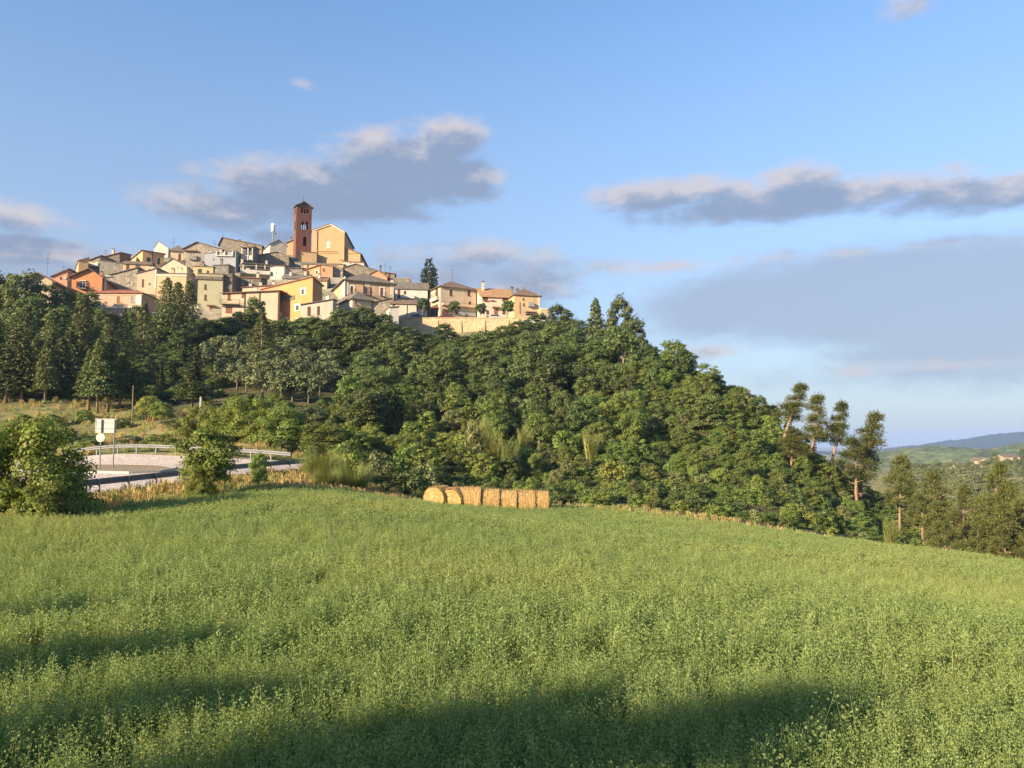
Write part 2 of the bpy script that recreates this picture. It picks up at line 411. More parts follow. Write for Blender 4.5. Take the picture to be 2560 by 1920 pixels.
LF = {
    'robinia': leaf_mat("leaves_robinia", (0.048, 0.071, 0.022), (0.093, 0.129, 0.037), (0.154, 0.193, 0.055), .3, .02, .36),
    'elm': leaf_mat("leaves_elm", (0.085, 0.120, 0.027), (0.149, 0.201, 0.044), (0.226, 0.278, 0.063), .35, .02, .28),
    'elm_light': leaf_mat("leaves_elm_light", (0.127, 0.163, 0.033), (0.204, 0.248, 0.053), (0.303, 0.330, 0.083), .35, .02, .25),
    'conifer': leaf_mat("needles_conifer", (0.050, 0.067, 0.023), (0.106, 0.132, 0.043), (0.192, 0.214, 0.074), .2, .015, .28),
    'pine': leaf_mat("needles_pine", (0.050, 0.060, 0.017), (0.100, 0.115, 0.030), (0.180, 0.185, 0.052), .2, .012, .2),
    'olive': leaf_mat("leaves_olive", (0.070, 0.088, 0.034), (0.125, 0.148, 0.060), (0.195, 0.215, 0.098), .2, .012, .25),
    'grey': leaf_mat("leaves_grey_shrub", (0.101, 0.118, 0.040), (0.168, 0.185, 0.069), (0.258, 0.263, 0.112), .25, .015, .22),
    'fig': leaf_mat("leaves_fruit_tree", (0.085, 0.118, 0.020), (0.165, 0.208, 0.036), (0.285, 0.310, 0.065), .38, .012, .15, dry=(.22, .10, .04), dry_amt=.05),
    'cypress': leaf_mat("needles_cypress", (0.017, 0.034, 0.014), (0.031, 0.056, 0.021), (0.050, 0.081, 0.028), .1, .01, .15),
    'broom': leaf_mat("twigs_broom", (0.090, 0.120, 0.030), (0.155, 0.185, 0.048), (0.235, 0.250, 0.075), .3, .01, .15),
    'reed': leaf_mat("leaves_reed", (0.17, 0.20, 0.055), (0.28, 0.30, 0.090), (0.42, 0.40, 0.150), .35, .015, .15),
    'alfalfa': leaf_mat("leaves_alfalfa", (0.172, 0.232, 0.074), (0.222, 0.295, 0.097), (0.290, 0.362, 0.128), .38, .010, .12, dry=(.36, .35, .15), dry_amt=.03, patch=True),
    'dry': leaf_mat("blades_dry_grass", (0.300, 0.220, 0.090), (0.420, 0.310, 0.130), (0.550, 0.430, 0.210), .3, .01, .2),
    'dead': surf("twigs_bare", (.42, .33, .25), (.34, .27, .21), 3, .95),
}
# ------------------------------------------------------------------ terrain
ctrl = []
for (u, v, d) in [
    # the alfalfa field (soil, under the crop)
    (0, 1330, 27), (150, 1318, 29), (300, 1294, 34), (480, 1262, 38), (620, 1246, 41), (760, 1236, 43), (880, 1244, 46), (1000, 1266, 50), (1220, 1280, 52),
    (1450, 1292, 51), (1700, 1318, 49), (1950, 1348, 47), (2200, 1382, 44), (2560, 1425, 40),
    (300, 1420, 20), (900, 1345, 26), (1500, 1400, 25), (2200, 1480, 24), (700, 1270, 35), (1200, 1310, 38), (1700, 1360, 36), (2900, 1500, 33),
    # road and its verge
    (165, 1254, 36), (300, 1236, 39.5), (450, 1216, 44), (600, 1196, 49), (735, 1179, 55),
    (100, 1158, 68), (230, 1140, 67), (500, 1146, 63), (620, 1152, 60), (750, 1162, 58), (250, 1178, 52), (420, 1168, 54), (0, 1190, 50), (-250, 1170, 60), (-200, 1260, 36),
    # slope above the road
    (0, 1070, 84), (250, 1085, 80), (120, 1012, 96), (300, 1040, 93), (480, 1060, 84), (620, 1085, 76), (-300, 1040, 90), (700, 1120, 68),
    (20, 880, 135), (200, 870, 140), (350, 880, 140), (550, 990, 105), (700, 985, 106), (620, 905, 133), (800, 905, 135), (-300, 860, 140),
    (100, 770, 165), (280, 785, 166), (420, 790, 172), (560, 812, 168), (700, 818, 168), (850, 820, 168), (960, 822, 176), (-300, 740, 170),
    (200, 715, 195), (400, 725, 196), (600, 740, 194), (800, 755, 192), (930, 770, 186),
    (300, 680, 224), (500, 692, 220), (700, 700, 218), (850, 705, 214), (960, 740, 205),
    (250, 660, 250), (450, 662, 245), (650, 665, 243), (800, 668, 246), (900, 690, 236),
    (450, 650, 275), (650, 652, 285), (800, 655, 290),
    # below and on the terrace
    (880, 1175, 66), (1000, 1165, 72), (1000, 1060, 95), (1000, 955, 125), (1000, 880, 155), (1010, 845, 182), (1150, 845, 182), (1290, 845, 182),
    (1040, 799, 192), (1150, 800, 192), (1280, 802, 192), (1050, 800, 205), (1200, 803, 206), (1340, 812, 196), (1100, 790, 230), (1300, 820, 230),
    (1300, 1175, 75), (1300, 1080, 95), (1300, 975, 122), (1300, 905, 150), (1420, 850, 165), (1480, 905, 145),
    (1550, 1190, 73), (1550, 1090, 93), (1550, 985, 117), (1590, 920, 134), (1550, 960, 165), (1500, 980, 210),
    (1780, 1215, 70), (1780, 1120, 88), (1740, 945, 119), (1776, 980, 114), (1823, 1012, 108), (1870, 1032, 103), (1921, 1078, 98), (1971, 1140, 93), (2010, 1172, 90), (1900, 1150, 125), (1780, 1060, 140), (1800, 1150, 180),
    (1980, 1245, 66), (1980, 1200, 80), (1980, 1215, 120), (2150, 1330, 62), (2150, 1280, 85), (2120, 1260, 110),
    # valley at the right and the olive slope behind
    (2330, 1440, 58), (2560, 1480, 58), (2800, 1500, 60), (2350, 1390, 75), (2560, 1400, 80), (2300, 1320, 120), (2560, 1330, 120), (2900, 1330, 120),
    (2150, 1262, 190), (2300, 1262, 190), (2560, 1255, 190), (2900, 1250, 200), (2250, 1215, 270), (2400, 1205, 280), (2560, 1190, 290), (2800, 1180, 300),
    (2300, 1185, 360), (2420, 1172, 380), (2560, 1155, 430), (2800, 1140, 440), (2100, 1190, 380),
]:
    p = P(u, v, d)
    ctrl.append((p[0], p[1], p[2]))
ctrl += [(0, 0, -2.35), (0, 5, -2.62), (-6, 2, -2.4), (6, 2, -2.6), (-15, 5, -2.6), (15, 5, -3.1), (0, 12, -2.95), (-8, 14, -2.95), (10, 14, -3.6), (-30, 0, -2.2), (30, 0, -3.8), (0, -20, -1.2), (-30, -20, -.9), (30, -20, -2.5),
         (-60, 10, -2.2), (60, 10, -9), (-70, 40, -2), (-20, -60, 1), (60, -60, -4), (-90, -40, 1.5),
         (-230, 240, 27), (-150, 215, 38), (-230, 150, 20), (-150, 60, 0), (-330, 300, 22), (-330, 150, 10), (-200, 400, 30), (-60, 380, 35), (0, 330, 10), (60, 330, -12), (20, 260, 14), (90, 260, -18), (120, 160, -14), (-100, 330, 50),
         (300, 100, -25), (300, 300, -10), (-330, 0, -3), (300, -100, -15), (-300, -200, 0), (0, -250, 0), (250, -250, -10), (100, 500, -28), (-100, 520, 5), (300, 520, -8), (-350, 480, 15)]
CT = np.array(ctrl)


def tps_fit(c, lam=2.0):
    n = len(c)
    d = np.linalg.norm(c[:, None, :2] - c[None, :, :2], axis=2) / 100.0
    K = np.where(d > 0, d * d * np.log(d + 1e-12), 0) + np.eye(n) * lam * 1e-4
    A = np.zeros((n + 3, n + 3)); A[:n, :n] = K; A[:n, n] = 1; A[:n, n + 1:] = c[:, :2] / 100.0
    A[n:, :n] = A[:n, n:].T
    return np.linalg.solve(A, np.concatenate([c[:, 2], [0, 0, 0]]))


TW = tps_fit(CT)


def hz(x, y):
    """ground height"""
    x = np.atleast_1d(np.asarray(x, float)); y = np.atleast_1d(np.asarray(y, float))
    xs, ys = x.ravel(), y.ravel()
    out = np.empty(len(xs))
    for i in range(0, len(xs), 20000):
        sx, sy = xs[i:i + 20000] / 100., ys[i:i + 20000] / 100.
        d2 = (sx[:, None] - CT[None, :, 0] / 100.) ** 2 + (sy[:, None] - CT[None, :, 1] / 100.) ** 2
        k = 0.5 * d2 * np.log(d2 + 1e-20)
        out[i:i + 20000] = k @ TW[:-3] + TW[-3] + TW[-2] * sx + TW[-1] * sy
    r = np.hypot(xs, ys - 80)
    f = np.clip((r - 380) / 180.0, 0, 1); f = f * f * (3 - 2 * f)
    far = -22 - 30 * np.clip((r - 500) / 1500, 0, 1) + 5 * np.sin(xs / 190.0 + 1) * np.cos(ys / 230.0) * np.clip((r - 400) / 600, 0, 1)
    out = out * (1 - f) + far * f
    return out.reshape(x.shape)


def hz1(x, y):
    return float(hz([x], [y])[0])


def axis_steps(lo, hi, fine_lo, fine_hi, step):
    a = list(np.arange(fine_lo, fine_hi + .01, step))
    s = step
    while a[-1] < hi:
        s *= 1.09; a.append(min(hi, a[-1] + s))
    s = step
    b = []
    c = fine_lo
    while c > lo:
        s *= 1.09; c = max(lo, c - s); b.append(c)
    return np.array(b[::-1] + a)


gx = axis_steps(-9000, 9000, -60, 60, 1.0)
gy = axis_steps(-4000, 12000, -8, 110, 1.0)
GX, GY = np.meshgrid(gx, gy)
GZ = hz(GX, GY)


def in_poly(px, py, poly):
    poly = np.asarray(poly); inside = np.zeros(px.shape, bool)
    j = len(poly) - 1
    for i in range(len(poly)):
        xi, yi = poly[i]; xj, yj = poly[j]
        c = ((yi > py) != (yj > py)) & (px < (xj - xi) * (py - yi) / (yj - yi + 1e-12) + xi)
        inside ^= c; j = i
    return inside


def uvd(lst):
    return [tuple(P(u, 1100, d)[:2]) for (u, d) in lst]


FIELD = [(-60, -30), (-52, 16)] + uvd([(0, 28), (150, 30), (300, 34.5), (480, 38.5), (620, 41.5), (760, 43.5), (880, 46.5), (1000, 50.5), (1080, 53), (1250, 54), (1450, 53), (1700, 51), (1950, 49), (2200, 46), (2560, 42)]) + [(48, 30), (60, 10), (50, -30)]
WOOD = uvd([(-300, 90), (60, 98), (330, 96), (470, 90), (640, 80), (700, 66), (900, 60), (1080, 57), (1500, 57), (1950, 54), (2300, 52), (2700, 48), (3000, 80), (2700, 150), (2100, 170), (1700, 190), (1340, 185), (1000, 181), (600, 168), (-300, 170)])
TOWN = uvd([(-300, 172), (600, 168), (1000, 184), (1370, 184), (1400, 230), (900, 330), (-200, 330)])
fx, fy = GX.ravel(), GY.ravel()
isF, isW, isT = in_poly(fx, fy, FIELD), in_poly(fx, fy, WOOD), in_poly(fx, fy, TOWN)
far_m = np.hypot(fx, fy) > 170
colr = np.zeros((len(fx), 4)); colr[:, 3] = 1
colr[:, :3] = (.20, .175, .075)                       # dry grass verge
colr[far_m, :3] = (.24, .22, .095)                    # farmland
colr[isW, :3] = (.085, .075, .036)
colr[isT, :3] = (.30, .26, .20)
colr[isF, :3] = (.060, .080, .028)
faces = []
ny, nx = GX.shape
ii = (np.arange(ny - 1)[:, None] * nx + np.arange(nx - 1)[None, :]).ravel()
F = np.stack([ii, ii + 1, ii + 1 + nx, ii + nx], 1)
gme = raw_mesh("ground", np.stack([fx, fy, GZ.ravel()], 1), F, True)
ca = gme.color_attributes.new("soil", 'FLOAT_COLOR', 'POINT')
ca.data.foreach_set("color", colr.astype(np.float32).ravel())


def ground_mat():
    m, n, l, out = mat_nodes("ground_soil")
    bs = n.new('ShaderNodeBsdfPrincipled'); l.new(bs.outputs[0], out.inputs['Surface']); bs.inputs['Roughness'].default_value = 1; bs.inputs['Specular IOR Level'].default_value = .1
    at_ = n.new('ShaderNodeAttribute'); at_.attribute_name = "soil"
    tcn = n.new('ShaderNodeTexCoord')
    prev = at_.outputs['Color']
    for sc, lo, hi in ((.035, .75, 1.25), (.35, .65, 1.35), (4.0, .6, 1.4)):
        nz = n.new('ShaderNodeTexNoise'); nz.inputs['Scale'].default_value = sc; nz.inputs['Detail'].default_value = 5; l.new(tcn.outputs['Object'], nz.inputs['Vector'])
        mr = n.new('ShaderNodeMapRange'); mr.inputs[1].default_value = .3; mr.inputs[2].default_value = .7; mr.inputs[3].default_value = lo; mr.inputs[4].default_value = hi; l.new(nz.outputs['Fac'], mr.inputs[0])
        vm = n.new('ShaderNodeVectorMath'); vm.operation = 'SCALE'; l.new(prev, vm.inputs[0]); l.new(mr.outputs[0], vm.inputs['Scale']); prev = vm.outputs[0]
    nz = n.new('ShaderNodeTexNoise'); nz.inputs['Scale'].default_value = .12; nz.inputs['Detail'].default_value = 6; l.new(tcn.outputs['Object'], nz.inputs['Vector'])
    mr = n.new('ShaderNodeMapRange'); mr.inputs[1].default_value = .45; mr.inputs[2].default_value = .62; mr.inputs[4].default_value = .6; l.new(nz.outputs['Fac'], mr.inputs[0])
    mx = n.new('ShaderNodeMix'); mx.data_type = 'RGBA'; l.new(mr.outputs[0], mx.inputs['Factor']); l.new(prev, mx.inputs['A']); mx.inputs['B'].default_value = (.075, .095, .032, 1)
    l.new(mx.outputs['Result'], bs.inputs['Base Color'])
    nb = n.new('ShaderNodeTexNoise'); nb.inputs['Scale'].default_value = 6; nb.inputs['Detail'].default_value = 6; l.new(tcn.outputs['Object'], nb.inputs['Vector'])
    b = n.new('ShaderNodeBump'); b.inputs['Strength'].default_value = .6; b.inputs['Distance'].default_value = .15; l.new(nb.outputs['Fac'], b.inputs['Height']); l.new(b.outputs[0], bs.inputs['Normal'])
    return m


M['ground'] = ground_mat()
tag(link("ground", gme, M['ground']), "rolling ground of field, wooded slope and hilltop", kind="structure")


# ---- far hills: wooded height fields beyond the valley
def ridge(name, prof, d, depth, mat, label, bumps, cell, seed):
    """prof: (u, v) skyline; the hill rises to it over 'depth' metres and falls away behind"""
    r = np.random.default_rng(seed)
    us = np.array([p[0] for p in prof], float); vs = np.array([p[1] for p in prof], float)
    x0, x1 = P(us[0], 1100, d)[0], P(us[-1], 1100, d)[0]
    nxx = int((x1 - x0) / cell) + 1
    nyy = int(depth * 2 / cell) + 1
    X = np.linspace(x0, x1, nxx); Y = np.linspace(d - depth, d + depth, nyy)
    XX, YY = np.meshgrid(X, Y)
    tops = np.interp(XX / d * FPX + 1280, us, vs)
    H = (1110 - tops) / FPX * d
    base = -75.0
    t = np.clip(1 - np.abs(YY - d) / depth, 0, 1)
    s = np.sin(t * math.pi / 2) ** 1.2
    Z = base + (H - base) * s + r.normal(0, bumps, XX.shape) + bumps * 1.5 * np.sin(XX / 37 + 2 * np.sin(YY / 51)) * np.cos(YY / 43)
    i0 = (np.arange(nyy - 1)[:, None] * nxx + np.arange(nxx - 1)[None, :]).ravel()
    me = raw_mesh(name, np.stack([XX.ravel(), YY.ravel(), Z.ravel()], 1), np.stack([i0, i0 + 1, i0 + 1 + nxx, i0 + nxx], 1), False)
    return tag(link(name, me, mat), label, kind="structure")


M['far_wood'] = surf("far_woodland", (.070, .098, .040), (.13, .155, .06), .02, 1, (.22, .20, .09), .006, .55, fine=.08, spec=0)
M['far_wood2'] = surf("far_mountain_woodland", (.022, .034, .020), (.034, .046, .026), .004, 1, spec=0)
ridge("wooded_hill", [(2060, 1150), (2180, 1142), (2260, 1124), (2340, 1117), (2400, 1120), (2460, 1126), (2520, 1118), (2600, 1105), (2800, 1080), (3300, 1090), (3600, 1130)], 1300, 320, M['far_wood'], "pale green wooded hill beyond the olive grove", 1.1, 7, 3)
ridge("mountain", [(1700, 1140), (1900, 1132), (2060, 1130), (2200, 1132), (2300, 1117), (2360, 1108), (2440, 1097), (2520, 1085), (2600, 1078), (2800, 1060), (3200, 1050), (3800, 1080), (4200, 1110)], 4300, 900, M['far_wood2'], "blue wooded mountain ridge on the horizon", 3.0, 26, 4)


# ------------------------------------------------------------------ road, rails, sign
near_line = [(-520, 27), (-200, 31), (60, 35), (165, 36.7), (300, 40.2), (450, 44.7), (600, 49.7), (735, 55.3), (860, 60)]
far_line = [(-520, 72), (-200, 69), (60, 67.5), (165, 67), (300, 65.8), (450, 63.6), (600, 60.8), (735, 58.6), (860, 62)]
NR, NS = 25, 90


def line_at(line, s):
    u = np.interp(s, np.linspace(0, 1, len(line)), [p[0] for p in line]); d = np.interp(s, np.linspace(0, 1, len(line)), [p[1] for p in line])
    return P(u, 1100, d)[:2]


rv = []
for j in range(NS + 1):
    a = line_at(near_line, j / NS); b = line_at(far_line, j / NS)
    for i in range(NR + 1):
        rv.append(a + (b - a) * i / NR)
rv = np.array(rv)
rz = hz(rv[:, 0], rv[:, 1]) + 0.10
i0 = (np.arange(NS)[:, None] * (NR + 1) + np.arange(NR)[None, :]).ravel()
tag(link("road", raw_mesh("road", np.column_stack([rv, rz]), np.stack([i0, i0 + NR + 1, i0 + NR + 2, i0 + 1], 1), True), M['asphalt']), "pale asphalt road curving up between two guardrails", kind="structure")

# traffic island: kerbed sliver of earth that carries the sign
isl = uvd([(120, 50), (230, 49.5), (330, 48.5), (400, 49.5), (440, 51), (400, 53), (310, 55.5), (220, 57), (130, 57.5)])
ic = np.mean(np.array(isl), 0)
k = MB()
top = [np.array([x, y, hz1(x, y) + .22]) for x, y in isl]
k.poly(top)
for a, b in zip(top, top[1:] + top[:1]):
    k.poly([b, a, a - [0, 0, .3], b - [0, 0, .3]])
io = k.build("traffic_island", M['island']); tag(io, "low earthen traffic island in the road under the sign", kind="structure")
k = MB()
for a, b in zip(top, top[1:] + top[:1]):
    dv = (b - a) / np.linalg.norm(b - a); nn = np.array([dv[1], -dv[0], 0]) * .14
    k.hexa([a - [0, 0, .2] + nn, b - [0, 0, .2] + nn, b - [0, 0, .2], a - [0, 0, .2], a + [0, 0, .02] + nn, b + [0, 0, .02] + nn, b + [0, 0, .02], a + [0, 0, .02]])
k.build("kerb", M['concrete'], io)


def guardrail(line, name, label, hgt=.72, face=1):
    pts = []
    n = 200
    raw = [line_at(line, i / n) for i in range(n + 1)]
    acc, keep = 0, [raw[0]]
    for a, b in zip(raw, raw[1:]):
        acc += np.linalg.norm(b - a)
        if acc >= 2.0:
            keep.append(b); acc = 0
    root = empty(name, (keep[0][0], keep[0][1], hz1(*keep[0])), label, "guardrail", "guardrails beside the road")
    org = np.array(root.location)
    prof = [(-.155, 0), (-.12, .07), (-.05, .07), (0, .0), (.05, .07), (.12, .07), (.155, 0)]
    for i, (a, b) in enumerate(zip(keep, keep[1:])):
        za, zb = hz1(*a) + hgt, hz1(*b) + hgt
        dv = (b - a) / np.linalg.norm(b - a); nv = np.array([dv[1], -dv[0]]) * face
        k = MB(org)
        for (h0, o0), (h1, o1) in zip(prof, prof[1:]):
            k.poly([(*(a + nv * o0), za + h0), (*(b + nv * o0), zb + h0), (*(b + nv * o1), zb + h1), (*(a + nv * o1), za + h1)])
            k.poly([(*(a + nv * (o0 - .012)), za + h0), (*(a + nv * (o1 - .012)), za + h1), (*(b + nv * (o1 - .012)), zb + h1), (*(b + nv * (o0 - .012)), zb + h0)])
        k.build("beam", M['metal'], root)
        k = MB(org); k.box(a - nv * .06, dv, nv, .05, .045, hz1(*a) - .3, za + .12)
        k.build("post", M['metal'], root)
    return root


guardrail([(-200, 30.4), (60, 34.3), (165, 36.0), (300, 39.5), (450, 44.0), (600, 49.0), (735, 54.6), (770, 56.0)], "guardrail", "galvanised guardrail along the field edge of the road", .74, -1)
guardrail([(190, 67.6), (300, 66.8), (450, 64.6), (600, 61.8), (735, 59.4), (775, 58.8)], "guardrail", "galvanised guardrail along the hill side of the road", .66, 1)

# the road sign seen from behind: wide board, two posts, a round plate
def road_sign():
    d = 52.0
    a, b = P(253, 1160, d), P(286, 1160, d)
    g0, g1 = hz1(a[0], a[1]) + .2, hz1(b[0], b[1]) + .2
    root = empty("road_sign", (a[0], a[1], g0), "blank grey back of a rectangular road sign on two posts with a round plate", "road sign")
    org = np.array(root.location)
    zt = P(266, 1047, d)[2]; zb = P(266, 1082, d)[2]
    x0, x1 = P(241, 1060, d)[0], P(293, 1060, d)[0]
    y = a[1]
    k = MB(org); k.hexa([(x0, y - .10, zb), (x1, y - .10, zb), (x1, y - .07, zb), (x0, y - .07, zb), (x0, y - .10, zt), (x1, y - .10, zt), (x1, y - .07, zt), (x0, y - .07, zt)])
    pan = k.build("board", M['paper'], root)
    k = MB(org)
    for zz0, zz1, xa, xb in ((zb, zb + .04, x0, x1), (zt - .04, zt, x0, x1), (zb + .04, zt - .04, x0, x0 + .04), (zb + .04, zt - .04, x1 - .04, x1)):
        k.hexa([(xa, y - .125, zz0), (xb, y - .125, zz0), (xb, y - .1, zz0), (xa, y - .1, zz0), (xa, y - .125, zz1), (xb, y - .125, zz1), (xb, y - .1, zz1), (xa, y - .1, zz1)])
    k.build("edge_frame", M['paper'], pan)
    for zz in (zb + .25, zt - .3):
        k = MB(org); k.hexa([(x0 + .1, y - .118, zz), (x1 - .1, y - .118, zz), (x1 - .1, y - .102, zz), (x0 + .1, y - .102, zz), (x0 + .1, y - .118, zz + .05), (x1 - .1, y - .118, zz + .05), (x1 - .1, y - .102, zz + .05), (x0 + .1, y - .102, zz + .05)])
        k.build("brace", M['metal'], pan)
    for px, gz in ((a[0], g0), (b[0], g1)):
        k = MB(org); k.tube([(px, y - .17, gz - .4), (px, y - .17, zt - .05)], [.045, .045], 8)
        k.build("post", M['metal'], root)
    zc = P(252, 1094, d)[2]; rr = 11 * d / FPX
    k = MB(org)
    ring = [(a[0] + rr * math.cos(t), y - .24, zc + rr * math.sin(t)) for t in np.linspace(0, 2 * math.pi, 28, endpoint=False)]
    k.poly(ring); k.poly([(x, yy + .025, z) for x, yy, z in ring][::-1])
    for p, q in zip(ring, ring[1:] + ring[:1]):
        k.poly([p, (p[0], p[1] + .025, p[2]), (q[0], q[1] + .025, q[2]), q])
    k.build("round_plate", M['paper'], root)


road_sign()
# low planter-like stone in the carriageway and two service poles
def pole(u, d, vtop, label, rad, mat):
    p = P(u, 1100, d); g = hz1(p[0], p[1]); zt = P(u, vtop, d)[2]
    root = empty("utility_pole", (p[0], p[1], g), label, "pole")
    k = MB(np.array(root.location)); k.tube([(p[0], p[1], g - .5), (p[0], p[1], zt)], [rad, rad * .7], 8); k.build("shaft", mat, root)
    k = MB(np.array(root.location)); k.tube([(p[0], p[1], zt), (p[0], p[1], zt + .12)], [rad * .8, rad * .5], 8); k.build("cap", M['metal'], root)


pole(499, 78, 994, "pale concrete pole stub among the trees above the road", .16, M['concrete'])
pole(328, 86, 966, "thin wooden pole in front of the dark conifers", .07, M['bark'])
# ------------------------------------------------------------------ houses
def solve_t(C, dv, u, z):
    k = (u - 1280.0) / FPX
    return (k * (C[1] * CP + z * SP) - C[0]) / (dv[0] - k * dv[1] * CP)


def plane_hit(C, dv, u, v):
    """picture point on the upright wall plane through C along dv -> (t along the wall, z)"""
    r = ray(u, v)
    nrm = np.array([-dv[1], dv[0]])
    s = (nrm @ C) / (nrm @ r[:2])
    p = r * s
    return float((p[:2] - C) @ dv), float(p[2])


SHUT = {'b': 'brown', 'r': 'rust', 'g': 'green', 'y': 'greys'}


def wall_face(k, C, dv, W, z0, z1, holes, inn, depth=.2):
    """a wall with real openings: grid of panels round the holes, arched heads filled in, reveals"""
    def pt(t, z, off=0.0):
        q = C + dv * t + inn * off
        return (q[0], q[1], z)
    xs = sorted({0.0, W, *[h[0] for h in holes], *[h[1] for h in holes]})
    zs = sorted({z0, z1, *[h[2] for h in holes], *[h[3] for h in holes]})
    for xa, xb in zip(xs, xs[1:]):
        for za, zb in zip(zs, zs[1:]):
            xm, zm = (xa + xb) / 2, (za + zb) / 2
            if any(h[0] < xm < h[1] and h[2] < zm < h[3] for h in holes):
                continue
            k.poly([pt(xa, za), pt(xb, za), pt(xb, zb), pt(xa, zb)])
    for h in holes:
        a, b, c, d = h[:4]
        arch = h[4] if len(h) > 4 else False
        dp = h[5] if len(h) > 5 else depth
        if not arch:
            ring = [(a, c), (b, c), (b, d), (a, d)]
        else:
            r = (b - a) / 2; m = (a + b) / 2; sp = d - r
            arc = [(m + r * math.cos(w), sp + r * math.sin(w)) for w in np.linspace(0, math.pi, 11)]
            ring = [(a, c), (b, c)] + arc
            right = [q for q in arc if q[0] >= m - 1e-6]; left = [q for q in arc if q[0] <= m + 1e-6]
            for q0, q1 in zip(right, right[1:]):
                k.poly([pt(b, d), pt(*q1), pt(*q0)])
            for q0, q1 in zip(left, left[1:]):
                k.poly([pt(a, d), pt(*q1), pt(*q0)])
        for p, q in zip(ring, ring[1:] + ring[:1]):
            k.poly([pt(*p), pt(*p, dp), pt(*q, dp), pt(*q)])


def window_part(root, org, C, dv, inn, h, kind, wallm):
    a, b, z0, z1 = h[:4]
    w, hh = b - a, z1 - z0
    out = -inn

    def slab(k, ta, tb, za, zb, o0, o1):
        q = []
        for z in (za, zb):
            for t, o in ((ta, o1), (tb, o1), (tb, o0), (ta, o0)):
                p = C + dv * t + out * o
                q.append((p[0], p[1], z))
        k.hexa(q)
    if kind.startswith('open'):
        return
    door = kind.endswith('D')
    kk = kind[0]
    k = MB(org)
    f = min(.09, w * .12)
    for (ta, tb, za, zb) in ((a + .002, a + f, z0 + .002, z1 - .002), (b - f, b - .002, z0 + .002, z1 - .002), (a + f, b - f, z1 - f, z1 - .002), (a + f, b - f, z0 + .002, z0 + f)):
        slab(k, ta, tb, za, zb, -.16, -.04)
    if 'F' in kind or kk == 'w':   # painted surround standing proud of the wall
        s = min(.28, w * .28)
        for (ta, tb, za, zb) in ((a - s, a - .003, z0, z1 + s), (b + .003, b + s, z0, z1 + s), (a - .003, b + .003, z1 + .003, z1 + s)):
            slab(k, ta, tb, za, zb, .004, .05)
    if not door:
        slab(k, a - .1, b + .1, z0 - .09, z0 - .004, .003, .12)
    win = k.build("door" if door else "window", M['frame_w'] if ('F' in kind or kk in 'wd') else M['trim'] if kk in 'oa' else M[SHUT.get(kk, 'brown')], root)
    if kk in SHUT:
        m = (a + b) / 2
        for ta, tb in ((a + f, m - .012), (m + .012, b - f)):
            k = MB(org); slab(k, ta, tb, z0 + f, z1 - f, -.14, -.07)
            nsl = 5
            for i in range(nsl):
                zc = z0 + f + (hh - 2 * f) * (i + .5) / nsl
                slab(k, ta + .04, tb - .04, zc - .05, zc + .05, -.069, -.05)
            k.build("shutter", M[SHUT[kk]], win)
    else:
        k = MB(org); slab(k, a + f + .002, b - f - .002, z0 + f, z1 - f, -.13, -.11); k.build("infill" if kk == 'a' else "pane", M['trim' if kk == 'a' else 'glass'], win)
        m = (a + b) / 2
        if kk == 'a':
            return
        k = MB(org); slab(k, m - .03, m + .03, z0 + f, z1 - f, -.108, -.07); k.build("mullion", M['frame_w'], win)
        if kk == 'o':
            for ta, tb in ((a - w * .52, a - .02), (b + .02, b + w * .52)):
                k = MB(org); slab(k, ta, tb, z0, z1, .012, .06)
                for i in range(5):
                    zc = z0 + hh * (i + .5) / 5
                    slab(k, ta + .04, tb - .04, zc - .05, zc + .05, .061, .075)
                k.build("shutter", M['brown'], win)


